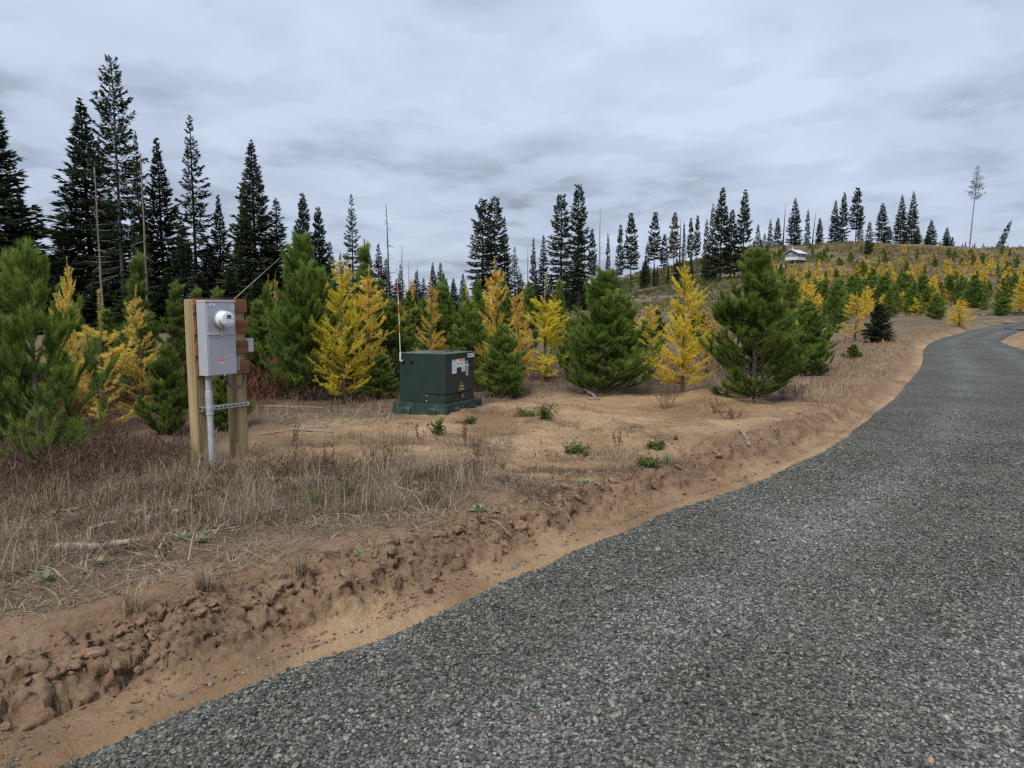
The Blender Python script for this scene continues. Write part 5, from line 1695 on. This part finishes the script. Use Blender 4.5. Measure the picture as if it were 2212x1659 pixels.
# little firs and shrubs along the skyline
for i in range(46):
    u = rg.uniform(1262, 2230)
    dp = 272 * rg.uniform(0.93, 1.0) * (1 if u > 1500 else 0.72)
    vb = np.interp(u, _RU, _RV)
    hpx = rg.uniform(8, 26) if u < 2060 else rg.uniform(6, 14)
    tree_px(("ridge_d", "ridge_a", "pine_far_a")[i % 3], "fir_tree", u, vb - hpx, dp, half=hpx * rg.uniform(0.28, 0.42), label="tiny dark conifer on the skyline " + where_of(u), group="tiny skyline conifers " + where_of(u), leafmat="fir_far")
# young trees spread over the hillside
done = 0
YG = "yellow larch saplings on the hillside"; PG = "green pine saplings on the hillside"
HP = np.array([(1640, 655), (1650, 560), (1760, 545), (1900, 545), (2230, 548), (2230, 684), (2060, 668), (1900, 690), (1700, 720)], float)
pts = []
while len(pts) < 300:
    u = rg.uniform(1630, 2228); v = rg.uniform(548, 704)
    if not bool(in_poly(np.array([u]), np.array([v]), HP)[0]):
        continue
    if v < 590 and rg.random() < 0.55:
        continue
    if 1690 < u < 1760 and v < 588:
        continue
    q = ground(u, v)
    if q[1] > 262:
        continue
    # keep a little room between neighbours, as saplings do
    if any(math.hypot(q[0] - a, q[1] - b) < 1.1 for a, b, _, _ in pts):
        continue
    pts.append((q[0], q[1], u, v))
for i, (x, y, u, v) in enumerate(pts):
    dist = y
    yellow = rg.random() < (0.56 if v < 625 else 0.48)
    far = dist > 70
    where = where_of(u) if v < 640 else ("behind the largest pine" if u < 1740 else "around the orange larches" if u < 1850 else "around the dark hillside clump" if u < 1990 else "above the road bend" if u < 2110 else "near the right picture edge")
    row = "lower slope" if v > 640 else "middle slope" if v > 598 else "upper slope"
    if yellow:
        h = rg.uniform(1.3, 2.9) * (1.2 if dist > 100 else 1.2)
        size = "tall" if h > 2.5 else "small"
        lab = "%s yellow larch sapling on the %s %s" % (size, row, where)
        plant_tree(("larch_far_a", "larch_far_b")[i % 2], "larch_tree", (x, y, gz(x, y) - 0.03), h, h * rg.uniform(0.17, 0.30), label=lab, group="yellow larch saplings on the " + row + " " + where)
    else:
        h = rg.uniform(1.3, 3.2) * (1.1 if dist > 100 else 1.2)
        size = "tall" if h > 2.6 else "small"
        lab = "%s green pine sapling on the %s %s" % (size, row, where)
        plant_tree(("pine_far_a", "pine_far_b")[i % 2], "pine_tree", (x, y, gz(x, y) - 0.03), h, h * rg.uniform(0.24, 0.36), label=lab, group="green pine saplings on the " + row + " " + where)
# smaller ones high up to the crest, and green shrubs on the left slope
n_up = 0
while n_up < 170:
    left = n_up % 4 == 0
    u = rg.uniform(1290, 1650) if left else rg.uniform(1570, 2230)
    vr = np.interp(u, _RU, _RV)
    v = vr + 4 + (60 if left else 48) * rg.random() ** 1.2
    q = ground(u, v)
    if q[1] < 60 or q[1] > 266:
        continue
    n_up += 1
    h = rg.uniform(0.8, 2.1)
    if left or rg.random() < 0.45:
        plant_tree(("pine_far_a", "pine_far_b")[n_up % 2], "pine_tree", (q[0], q[1], gz(q[0], q[1]) - 0.03), h, h * rg.uniform(0.28, 0.45),
                   label="low green conifer on the slope " + where_of(u), group="low conifers on the slope " + where_of(u))
    else:
        plant_tree(("larch_far_a", "larch_far_b")[n_up % 2], "larch_tree", (q[0], q[1], gz(q[0], q[1]) - 0.03), h, h * rg.uniform(0.2, 0.34), label="tiny yellow larch close under the crest " + where_of(u), group="tiny larches under the crest " + where_of(u))
# larger yellow larches that stand out on the hillside
for u, vt, vb, lab in ((1863, 630, 672, "yellow-green larch above the pinkish larch"), (1883, 648, 674, "narrow yellow larch left of the dark hillside clump"),
                       (1921, 562, 594, "yellow larch behind the dark hillside clump"), (1822, 573, 597, "round yellow larch right below the cabin slope"),
                       (1879, 570, 604, "yellow larch above the left end of the dark clump"), (1866, 556, 580, "yellow larch in the upper row below the ridge"),
                       (1967, 584, 622, "orange larch rising out of the dark hillside clump"), (2041, 604, 654, "yellow larch just right of the dark hillside clump"),
                       (2063, 576, 608, "yellow larch high up right of the clump"), (2104, 592, 658, "tall yellow larch above the road bend"),
                       (2140, 558, 597, "conical yellow larch high on the right slope"), (2168, 606, 646, "loose yellow larch on the right slope"),
                       (2204, 598, 652, "yellow larch at the right picture edge"), (2178, 572, 602, "yellow larch high near the right picture edge"),
                       (2016, 598, 634, "pale larch between the dark pines on the right slope"), (1938, 632, 668, "small larch in front of the dark clump"),
                       (1790, 566, 590, "yellow larch right of the cabin"), (1704, 575, 596, "yellow larch in front of the cabin"), (1738, 578, 600, "orange larch below the cabin's right corner"),
                       (1672, 566, 588, "yellow larch left of the tiny shed")):
    tree_px(("larch_far_a", "larch_far_b")[len(lab) % 2], "larch_tree", u, vt, base=vb, half=(vb - vt) * 0.27, label=lab, group="larger larches on the hillside")
# named clump of dark pines on the near hillside
for u, vt, vb, hf, lab in ((1800, 606, 718, 32, "tall green pine right of the orange larch"), (1905, 590, 672, 30, "dense dark pine in the hillside clump, leftmost"),
                           (1948, 585, 672, 34, "dense dark pine in the middle of the hillside clump"), (1990, 588, 676, 32, "dense dark pine in the hillside clump, rightmost"),
                           (2050, 590, 655, 24, "dark pine right of the hillside clump"), (2105, 600, 665, 24, "dark pine above the road bend's right end"),
                           (1880, 575, 650, 26, "dark pine behind the hillside clump")):
    tree_px("pine_far_a", "pine_tree", u, vt, base=vb, half=hf, label=lab, group="dark pines in the hillside clump")
# far wood behind the ridge on the right
for i in range(10):
    u = 2150 + i * 9
    d = ray(u, 545); y = 330.0; x = d[0] / d[1] * y
    zt = at_depth(u, 541 - rg.uniform(0, 12), y)[2]
    zb = gz(x, y)
    plant_tree(("ridge_d", "ridge_a")[i % 2], "fir_tree", (x, y, zb), max(4, zt - zb), rad=1.7, label="dark fir top showing over the far right skyline", group="firs beyond the right skyline")


# ------------------------------------------------------------------ clods and sticks
M["clod"] = noisy("clay_clod", (0.13, 0.080, 0.049), (0.23, 0.146, 0.090), 2.2, 0.95, 0.6, c3=(0.32, 0.215, 0.135), bscale=6)


def build_clods():
    rg = np.random.default_rng(8)
    ms = []
    for i in range(6):
        me = rough_stone(90 + i, 0.62, 2 if i < 3 else 1, 0.35)
        me.materials.append(M["clod"])
        ms.append(me)
    i0 = int(np.argmin(np.hypot(EDGE[:, 0] + 1.9, EDGE[:, 1] - 2.4)))
    tg = np.gradient(EDGE, axis=0); tg /= np.linalg.norm(tg, axis=1)[:, None]
    made = 0
    while made < 150:
        s = _cum[i0] + abs(rg.normal(0, 4.2)) - 0.3
        k = min(len(EDGE) - 1, int(np.searchsorted(_cum, s)))
        if rg.random() < 0.62:
            off = rg.normal(0.46, 0.07)
        else:
            off = rg.uniform(0.12, 0.42)
        x = np.interp(s, _cum, EDGE[:, 0]) - tg[k, 1] * off; y = np.interp(s, _cum, EDGE[:, 1]) + tg[k, 0] * off
        sz = float(np.clip(0.017 * math.exp(rg.normal(0.25, 0.6)), 0.009, 0.048)) * (1.15 if off > 0.35 else 0.8)
        z = float(ground_z(np.array([x]), np.array([y]))[0])
        o = link("dirt_clod", ms[int(rg.integers(0, 6))], parent=GROUND, loc=(x, y, z + sz * 0.12))
        o.rotation_euler = (rg.normal(0, 0.4), rg.normal(0, 0.4), rg.uniform(0, 6.28))
        o.scale = (sz * rg.uniform(0.9, 1.6), sz, sz * rg.uniform(0.7, 1.1))
        made += 1


build_clods()


def stick(u0, v0, u1, v1, rad, label, name="weathered_stick", mat="deadwood", lift=0.0, flat=1.0, tip=0.6, group="sticks lying on the bank"):
    a = ground(u0, v0); b = ground(u1, v1)
    n = 7
    rg_ = np.random.default_rng(int(u0 * 7 + v0))
    P = []
    for k in range(n):
        f = k / (n - 1)
        x = a[0] * (1 - f) + b[0] * f; y = a[1] * (1 - f) + b[1] * f
        P.append([x, y, 0])
    P = np.array(P)
    zg = ground_z(P[:, 0], P[:, 1])
    P[:, 2] = np.maximum(zg, np.linspace(zg[0], zg[-1], n)) + rad * 0.55 + lift * np.linspace(0, 1, n)
    L = np.linalg.norm(P[-1] - P[0])
    P[1:-1, :2] += rg_.normal(0, 0.012 * L, (n - 2, 2))
    g = Geo()
    rr = rad * np.linspace(1, tip, n) * rg_.uniform(0.8, 1.15, n)
    g.tube(P, rr, 8)
    return tag(link(name, g.mesh(name), M[mat]), label, "stick" if rad < 0.03 else "log", group)


for row in ((123, 1190, 226, 1186, 0.038, "thick pale weathered log at the lower left of the bank"), (240, 1178, 306, 1171, 0.026, "grey log piece right of the thick pale log"),
            (288, 1114, 358, 1097, 0.026, "grey log in the dry grass, upper of two parallel ones"), (314, 1128, 405, 1104, 0.028, "grey log in the dry grass, lower of two parallel ones"),
            (194, 1146, 262, 1131, 0.016, "grey stick left of the parallel logs"), (148, 1105, 192, 1093, 0.017, "short grey stick deep in the left grass"),
            (576, 1112, 619, 1100, 0.018, "pale split wood chip below the pedestal"), (848, 1044, 876, 1082, 0.011, "pale crooked stick pointing towards the camera"),
            (860, 1056, 912, 1068, 0.011, "pale stick lying beside the crooked one"), (1137, 1076, 1181, 1139, 0.006, "thin twig hanging over the bank edge, left one"),
            (1212, 1068, 1237, 1140, 0.006, "thin twig hanging over the bank edge, right one"), (1262, 842, 1288, 862, 0.040, "pale broken log on the mound under the middle pine"),
            (1268, 862, 1296, 864, 0.026, "short grey log at the foot of the mound"), (640, 930, 720, 935, 0.012, "thin pale branch on the sand right of the pedestal"),
            (560, 940, 640, 928, 0.010, "thin grey stick near the right post's foot"), (1600, 935, 1618, 968, 0.022, "pale stump-like stick near the road bank"),
            (560, 880, 700, 884, 0.020, "long grey branch lying behind the pedestal"), (760, 1058, 800, 1046, 0.009, "short pale twig beside the green rosette"),
            (20, 1235, 110, 1238, 0.008, "thin pale stem lying at the far left"), (430, 1155, 520, 1140, 0.008, "thin grey stem lying below the logs")):
    stick(*row[:5], row[5])
stick(790, 1015, 820, 1090, 0.005, "thin straw stem bent over the bank grass", tip=0.4, lift=0.02)


def build_crumbs():
    rg_ = np.random.default_rng(28)
    srcs = []
    for i in range(3):
        me = rough_stone(140 + i, 0.7); me.materials.append(M["clod"])
        srcs.append(bpy.data.objects.new("crumb_source", me))
    tg = np.gradient(EDGE, axis=0); tg /= np.linalg.norm(tg, axis=1)[:, None]
    n = 20000
    i0 = float(_cum[int(np.argmin(np.hypot(EDGE[:, 0] + 1.9, EDGE[:, 1] - 2.4)))]) - 1.0
    s = i0 + 15 * rg_.random(n) ** 1.5
    off = np.where(rg_.random(n) < 0.75, rg_.uniform(0.03, 0.75, n), rg_.uniform(0.5, 3.0, n))
    k = np.clip(np.searchsorted(_cum, s), 0, len(EDGE) - 1)
    x = np.interp(s, _cum, EDGE[:, 0]) - tg[k, 1] * off; y = np.interp(s, _cum, EDGE[:, 1]) + tg[k, 0] * off
    keep = fbm(x * 2.2, y * 2.2, 3, 33) + rg_.normal(0, 0.2, n) > 0.02
    x, y = x[keep], y[keep]; n = len(x)
    sz = 0.0048 * np.exp(rg_.normal(0, 0.55, n))
    P = np.c_[x, y, ground_z(x, y) + sz * 0.3]
    rot = np.c_[rg_.normal(0, 0.4, n), rg_.normal(0, 0.4, n), rg_.uniform(0, 6.28, n)]
    scatter_instances("soil_crumbs", P, rot, np.c_[sz * 1.3, sz, sz], srcs, "loose crumbs of clay soil along the cut bank", "soil")


build_crumbs()


# ------------------------------------------------------------------ single plants
def weed(u, v, h, label, kind="stalk", seed=0, mat="twig", group=None):
    rg_ = np.random.default_rng(seed)
    q = ground(u, v)
    z = float(ground_z(np.array([q[0]]), np.array([q[1]]))[0])
    t = thing({"stalk": "dead_weed", "shrub": "bare_shrub", "rosette": "rosette_plant", "bush": "green_shrub", "tuft": "grass_tuft"}[kind], label,
              {"stalk": "weed", "shrub": "shrub", "rosette": "plant", "bush": "shrub", "tuft": "grass"}[kind], (q[0], q[1], z - 0.01), rg_.uniform(0, 6.28), group)
    st = Geo(); lf = Geo()
    if kind in ("stalk", "shrub"):
        ns = 3 if kind == "stalk" else 15
        LB = []; LD = []
        for i in range(ns):
            d = dirv(rg_.uniform(0, 6.28), R(rg_.uniform(68, 88) if kind == "stalk" else rg_.uniform(38, 85)))
            L = h * rg_.uniform(0.7, 1.05)
            p = np.array([rg_.normal(0, 0.02 if kind == "stalk" else 0.05), rg_.normal(0, 0.02 if kind == "stalk" else 0.05), 0]); P = [p]
            for k in range(5):
                d = d + rg_.normal(0, 0.09, 3); d /= np.linalg.norm(d)
                P.append(P[-1] + d * L / 5)
            st.tube(P, np.linspace(0.0034, 0.0012, 6), 4)
            for k in range(2, 6):
                for _ in range(2):
                    e = dirv(rg_.uniform(0, 6.28), R(rg_.uniform(20, 70))); l = L * rg_.uniform(0.08, 0.22)
                    st.tube([P[k], P[k] + e * l], [0.0015, 0.0009], 3)
                    for _m in range(5 if kind == "stalk" else 2):
                        LB.append(P[k] + e * l * rg_.uniform(0.5, 1)); LD.append(rg_.normal(size=3))
        LB = np.array(LB); LD = np.array(LD)
        lf.leaves(LB, LD, rg_.uniform(0.012, 0.03, len(LB)), 0.010, rg_.random(len(LB)), rg_)
        link("stem", st.mesh("stem"), M[mat], t)
        link("dry_leaves", lf.mesh("dry_leaves"), M["brush"], t)
    elif kind == "rosette":
        n = 13
        az = np.arange(n) * 2.4 + rg_.normal(0, 0.2, n); el = R(18) + np.arange(n) / n * R(48)
        D = np.c_[np.cos(az) * np.cos(el), np.sin(az) * np.cos(el), np.sin(el)]
        ln = h * rg_.uniform(0.7, 1.1, n)
        for i in range(n):
            lfm = Geo()
            lfm.leaves(np.array([[0, 0, 0.01]]), D[i:i + 1], ln[i:i + 1], ln[i:i + 1] * 0.42, np.clip(rg_.normal(0.6, 0.2, 1), 0, 1), rg_, 2.0)
            link("leaf", lfm.mesh("leaf"), M[mat], t)
    elif kind == "bush":
        LB = []; LD = []
        for i in range(26):
            d = dirv(rg_.uniform(0, 6.28), R(rg_.uniform(25, 88) if h > 0.15 else rg_.uniform(4, 50))); L = h * rg_.uniform(0.3, 1.15) * (1.0 if h > 0.15 else 1.6)
            e = d * L
            st.tube([np.zeros(3), e * 0.5 + rg_.normal(0, 0.01, 3), e], [0.004, 0.003, 0.001], 3)
            for k in range(26):
                f = rg_.uniform(0.25, 1.0)
                LB.append(e * f + rg_.normal(0, 0.012, 3)); LD.append(d * 0.4 + rg_.normal(0, 0.7, 3))
        LB = np.array(LB); LD = np.array(LD)
        lf.leaves(LB, LD, rg_.uniform(0.025, 0.055, len(LB)), 0.015, np.clip(rg_.normal(0.45, 0.25, len(LB)), 0, 1), rg_)
        link("stem", st.mesh("stem"), M["twig"], t)
        link("foliage", lf.mesh("foliage"), M[mat], t)
    else:
        n = 130
        az = rg_.uniform(0, 6.28, n); el = np.clip(rg_.normal(R(66), R(16), n), R(15), R(89))
        D = np.c_[np.cos(az) * np.cos(el), np.sin(az) * np.cos(el), np.sin(el)]
        P = np.c_[rg_.normal(0, h * 0.14, n), rg_.normal(0, h * 0.14, n), np.zeros(n)]
        lf.blades(P, h * rg_.uniform(0.45, 1.05, n), 0.0042, D, np.clip(rg_.normal(0.6, 0.2, n), 0, 1), rg_.uniform(0.0, 0.45, n))
        link("blades", lf.mesh("blades"), M[mat], t)
    return t


WG = "dead weed stalks in front of the pedestal"
for i, (u, v, h, lab) in enumerate(((556, 1062, 0.42, "tall dark dead weed right below the pedestal"), (590, 1078, 0.36, "dark bushy dead weed below the pedestal, left of the green tuft"),
                                    (632, 1085, 0.44, "straight dark weed stalk beside the green tuft"), (480, 1100, 0.34, "dead weed with seed heads left of the pedestal's front"),
                                    (430, 1120, 0.30, "dark dead weed among the left grass, near the parallel logs"), (735, 1062, 0.36, "reddish dead weed on the sand edge, left of the rosette"),
                                    (700, 1045, 0.40, "thin dead weed between the pedestal and the rosette"), (905, 960, 0.24, "dark brown drooping weed in front of the transformer"),
                                    (1030, 1000, 0.30, "dead weed with small pods right of the drooping one"), (1010, 965, 0.26, "spindly weed on the sand below the transformer"),
                                    (840, 1010, 0.28, "short dead weed at the middle of the sandy patch"), (1340, 965, 0.16, "tiny dark sprig on the bare sand"),
                                    (640, 965, 0.24, "dead weed right of the right post"), (150, 1075, 0.42, "dark weed stalk in the left grass"), (300, 1060, 0.40, "dark weed stalk in front of the sparse larch"))):
    weed(u, v, h, lab, "stalk", 100 + i, group=WG)
weed(1440, 882, 0.42, "bare many-stemmed shrub on the sand between the two big pines", "shrub", 201, "twig")
weed(1545, 893, 0.26, "low reddish bare shrub on the sand mound's left foot", "shrub", 202, "twig")
weed(1580, 905, 0.16, "flattened dark twiggy shrub on the sand near the mound", "shrub", 203, "twig")
weed(1690, 862, 0.34, "dark twiggy brush heap under the largest pine", "shrub", 204, "twig")
weed(1722, 858, 0.30, "reddish brush beside the largest pine's right foot", "shrub", 205, "twig")
weed(1175, 905, 0.26, "leafy green shrub on the sand right of the transformer", "bush", 211, "green")
weed(1138, 900, 0.13, "low green plant left of the leafy green shrub", "bush", 212, "green")
weed(948, 938, 0.18, "greenish wilting plant in front of the transformer", "bush", 213, "green")
weed(1010, 915, 0.09, "small bright green plant at the pad's front corner", "bush", 214, "green")
weed(1265, 985, 0.10, "green grass clump in the middle of the sand", "tuft", 215, "green")
weed(1240, 978, 0.11, "green leafy clump left of another on the sand", "bush", 216, "green")
weed(1415, 968, 0.08, "flat green patch on the right part of the sand", "bush", 217, "green")
weed(1400, 1008, 0.08, "small green patch near the road side of the sand", "bush", 218, "green")
weed(1460, 950, 0.08, "tiny green sprout right on the sand", "tuft", 219, "green")
weed(1440, 1000, 0.13, "grey green tuft near the road side of the sand", "tuft", 220, "silver")
weed(682, 1090, 0.20, "bright green grass tuft among dead weeds", "tuft", 221, "green")
weed(290, 1318, 0.26, "straw coloured grass tuft on the bare soil above the bank", "tuft", 222, "straw")
weed(438, 1282, 0.14, "small grey grass tuft right of the straw one", "tuft", 223, "dry")
weed(650, 1245, 0.14, "small dark grass tuft on the bank lip", "tuft", 224, "dry")
weed(757, 1072, 0.13, "yellow-green leaf rosette beside pale sticks", "rosette", 231, "green")
weed(1268, 1050, 0.10, "silvery leaf rosette above the bank", "rosette", 232, "silver")
weed(1034, 1110, 0.10, "pale green rosette at the bank lip", "rosette", 233, "silver")
weed(780, 1192, 0.09, "pale rosette on the clods of the bank edge", "rosette", 234, "silver")
weed(440, 1172, 0.09, "small pale rosette right of the logs", "rosette", 235, "silver")
weed(212, 1222, 0.08, "small pale rosette below the thick log", "rosette", 236, "silver")
weed(100, 1258, 0.08, "small pale rosette at the far left", "rosette", 237, "silver")
weed(395, 1165, 0.08, "pale rosette beside the silvery dead weed", "rosette", 238, "silver")
weed(345, 1215, 0.16, "silvery grey dead weed on the bank top", "stalk", 239, "twig_pale")
weed(1000, 880, 0.13, "pale succulent-like weed against the pad", "tuft", 240, "silver")


# ------------------------------------------------------------------ uncountable ground cover
def sample_poly(P, n, rg_):
    lo = P.min(0); hi = P.max(0)
    out = np.empty((0, 2))
    while len(out) < n:
        q = rg_.uniform(lo, hi, (n * 2, 2))
        out = np.vstack([out, q[in_poly(q[:, 0], q[:, 1], P)]])
    return out[:n]


def clumped(P2, rg_, f, seed, thr=0.0):
    m = fbm(P2[:, 0] * f, P2[:, 1] * f, 3, seed)
    return P2[m + rg_.normal(0, 0.12, len(P2)) > thr]


def cover(name, label, cat, mat, polys, seed):
    """polys: rows (pixel polygon, count, height range, width, lean, clump frequency, threshold)"""
    rg_ = np.random.default_rng(seed)
    g = Geo()
    for (pp, n, h0, h1, w, lean, cf, thr, t0) in polys:
        P2 = clumped(sample_poly(poly_w(pp), n, rg_), rg_, cf, seed + 5, thr)
        d, _ = edge_dist(P2[:, 0], P2[:, 1])
        P2 = P2[d > 0.40]
        z = ground_z(P2[:, 0], P2[:, 1])
        m = len(P2)
        az = rg_.uniform(0, 6.28, m)
        el = np.clip(rg_.normal(R(90 - lean), R(16), m), R(4), R(89))
        D = np.c_[np.cos(az) * np.cos(el), np.sin(az) * np.cos(el), np.sin(el)]
        hs = h0 + (h1 - h0) * rg_.random(m) ** 1.8
        # blades of one clump share a tone
        tone = t0 + 0.22 * fbm(P2[:, 0] * 2.2, P2[:, 1] * 2.2, 2, seed + 9) + rg_.normal(0, 0.17, m)
        g.blades(np.c_[P2, z - 0.004], hs, w * rg_.uniform(0.6, 1.3, m), D, np.clip(tone, 0, 1), rg_.uniform(0, 0.6, m))
    o = link(name, g.mesh(name), M[mat])
    tag(o, label, cat)
    o["kind"] = "stuff"
    return o


FORE = [(-150, 930), (60, 950), (420, 985), (540, 1010), (760, 1010), (960, 1000), (1080, 1050), (1000, 1100), (600, 1130), (380, 1170), (200, 1210), (-150, 1290)]
LIT = [(-150, 960), (420, 1000), (960, 1005), (1200, 1040), (1330, 1070), (1150, 1100), (800, 1170), (450, 1250), (150, 1310), (-150, 1390)]
BACK = [(-250, 900), (0, 850), (350, 800), (560, 780), (840, 790), (1060, 800), (1240, 800), (1420, 810), (1600, 815), (1640, 850), (1420, 845), (1240, 850), (1050, 872), (850, 900), (560, 918), (400, 985), (-250, 965)]
RIGHTG = [(1690, 830), (1740, 780), (1800, 755), (1880, 745), (1960, 725), (2000, 712), (2200, 690), (2230, 696), (2100, 706), (2005, 728), (1985, 755), (1975, 785), (1900, 840), (1810, 880), (1720, 880)]
WEEDY = [(540, 960), (760, 940), (1000, 935), (1120, 960), (1080, 1040), (900, 1040), (560, 1010)]
cover("dry_grass", "dry brown and straw grass covering the ground left of the road", "dry grass", "dry", [
    (FORE, 34000, 0.04, 0.24, 0.0048, 42, 1.6, -0.06, 0.47),
    (FORE, 11000, 0.10, 0.40, 0.0044, 20, 2.2, 0.10, 0.76),
    (LIT, 30000, 0.03, 0.13, 0.0045, 60, 1.4, -0.04, 0.46),
    (WEEDY, 7000, 0.04, 0.22, 0.0040, 24, 1.7, 0.10, 0.50),
    ([(860, 905), (1250, 870), (1450, 950), (1300, 1020), (1080, 1020), (860, 960)], 14000, 0.03, 0.13, 0.0046, 44, 1.5, 0.16, 0.32),
    ([(1000, 1000), (1400, 1000), (1560, 1010), (1380, 1080), (1150, 1090)], 6000, 0.03, 0.12, 0.0046, 50, 1.7, 0.12, 0.34),
    (BACK, 26000, 0.08, 0.36, 0.0060, 30, 0.9, -0.10, 0.36)], 301)
cover("straw_grass", "pale straw grass on the verge right of the largest pine", "dry grass", "straw", [
    (RIGHTG, 32000, 0.06, 0.22, 0.0090, 30, 0.8, -0.25, 0.50)], 302)
cover("plant_litter", "flat litter of dead stems, needles and twigs on the bank top", "litter", "dry", [
    (LIT, 36000, 0.03, 0.16, 0.0055, 82, 1.3, -0.12, 0.50),
    (LIT, 2500, 0.10, 0.34, 0.0085, 85, 1.1, -0.05, 0.78),
    ([(560, 890), (850, 890), (850, 915), (640, 930)], 900, 0.10, 0.5, 0.009, 84, 1.1, -0.3, 0.75),
    ([(560, 930), (1100, 880), (1560, 850), (1760, 880), (1560, 1020), (1150, 1080), (1000, 1010), (700, 1000)], 22000, 0.02, 0.12, 0.0054, 82, 1.5, -0.02, 0.36)], 303)


def brush(name, label, mat, rows, seed):
    rg_ = np.random.default_rng(seed)
    g = Geo()
    for (pp, n, h0, h1, w, k, cf, thr) in rows:
        P2 = clumped(sample_poly(poly_w(pp), n, rg_), rg_, cf, seed + 3, thr)
        z = ground_z(P2[:, 0], P2[:, 1], False)
        hs = rg_.uniform(h0, h1, len(P2))
        tb = 0.45 + rg_.normal(0, 0.16, len(P2))
        B = np.repeat(np.c_[P2, z], k, 0); H = np.repeat(hs, k); T = np.repeat(tb, k)
        m = len(B)
        f = rg_.random(m) ** 0.7
        B = B + np.c_[rg_.normal(0, 0.32, m) * H, rg_.normal(0, 0.32, m) * H, f * H * 0.75]
        D = rg_.normal(0, 0.8, (m, 3)); D[:, 2] = np.abs(D[:, 2]) + 0.5
        g.needles(B, D, H * rg_.uniform(0.25, 0.6, m), w * rg_.uniform(0.6, 1.4, m), np.clip(T + rg_.normal(0, 0.18, m), 0, 1), rg_)
    o = link(name, g.mesh(name), M[mat])
    tag(o, label, "brush")
    o["kind"] = "stuff"


brush("red_brown_brush", "red-brown dead undergrowth behind the meter pedestal", "redbrush", [
    ([(-250, 890), (0, 850), (360, 790), (600, 762), (840, 770), (840, 800), (600, 870), (380, 900), (0, 960), (-250, 985)], 3600, 0.22, 0.60, 0.018, 16, 0.5, -0.35)], 311)
brush("dead_brush", "brown dead brush under the pines behind the clearing", "brush", [
    ([(-250, 900), (0, 900), (400, 900), (560, 890), (850, 880), (1050, 850), (1250, 838), (1500, 825), (1700, 830), (1700, 800), (1400, 780), (1000, 780), (600, 800), (0, 860)], 2600, 0.14, 0.40, 0.010, 14, 0.8, -0.15),
    ([(-150, 940), (300, 950), (420, 990), (350, 1060), (-150, 1100)], 1000, 0.12, 0.40, 0.007, 13, 0.9, -0.05),
    ([(420, 1000), (1000, 990), (1060, 1050), (600, 1100), (300, 1130), (-100, 1200), (-100, 1100)], 450, 0.08, 0.28, 0.006, 12, 1.1, 0.02)], 312)


def hill_scrub():
    rg_ = np.random.default_rng(314)
    g = Geo()
    n = 42000
    th = rg_.uniform(R(-4), R(38), n); r = np.sqrt(rg_.uniform(32 ** 2, 275 ** 2, n))
    x = r * np.sin(th); y = r * np.cos(th)
    m0 = fbm(x * 0.06, y * 0.06, 3, 5) + rg_.normal(0, 0.2, n) > -0.12
    d, _ = edge_dist(x, y)
    m0 &= (d > 1.5) | (d < -ROADW - 2)
    x, y, r, th = x[m0], y[m0], r[m0], th[m0]
    z = ground_z(x, y, False)
    olive = np.clip(1.1 - (th - R(8)) / R(20), 0, 1) * sstep(70, 140, r)
    tone = np.clip(0.86 - 0.60 * olive + 0.25 * fbm(x * 0.09, y * 0.09, 2, 44) + rg_.normal(0, 0.16, len(x)), 0, 1)
    k = 7
    H = np.repeat(rg_.uniform(0.12, 0.5, len(x)) * (0.6 + r / 200), k)
    B = np.repeat(np.c_[x, y, z], k, 0)
    mm = len(B)
    B = B + np.c_[rg_.normal(0, 0.8, mm) * H, rg_.normal(0, 0.8, mm) * H, rg_.random(mm) * H * 0.4]
    D = rg_.normal(0, 0.8, (mm, 3)); D[:, 2] = np.abs(D[:, 2]) + 0.3
    g.needles(B, D, H * rg_.uniform(0.5, 1.0, mm), H * 0.35, np.clip(np.repeat(tone, k) + rg_.normal(0, 0.1, mm), 0, 1), rg_)
    o = link("hill_scrub", g.mesh("hill_scrub"), M["scrub"])
    tag(o, "low olive and brown scrub over the logged hillside", "scrub")
    o["kind"] = "stuff"


hill_scrub()


def hill_slash():
    rg_ = np.random.default_rng(316)
    g = Geo()
    n = 1500
    th = rg_.uniform(R(4), R(38), n); r = np.sqrt(rg_.uniform(55 ** 2, 268 ** 2, n))
    x = r * np.sin(th); y = r * np.cos(th)
    m0 = fbm(x * 0.05, y * 0.05, 3, 15) > -0.05
    x, y = x[m0], y[m0]; n = len(x)
    z = ground_z(x, y, False)
    az = rg_.normal(0, 0.6, n)
    D = np.c_[np.cos(az), np.sin(az), rg_.normal(0, 0.06, n)]
    L = rg_.uniform(0.6, 3.2, n)
    for i in range(n):
        p = np.array([x[i], y[i], z[i] + 0.08])
        g.tube([p, p + D[i] * L[i]], [rg_.uniform(0.05, 0.13), 0.04], 4, rg_.random())
    o = link("slash_debris", g.mesh("slash_debris"), M["slash"])
    tag(o, "scattered logging slash and dead logs over the hillside", "debris")
    o["kind"] = "stuff"


M["slash"] = foliage("logging_slash", [(0.0, (0.045, 0.038, 0.034)), (0.6, (0.13, 0.11, 0.095)), (1.0, (0.34, 0.30, 0.26))], 0.0, 0.05)
hill_slash()
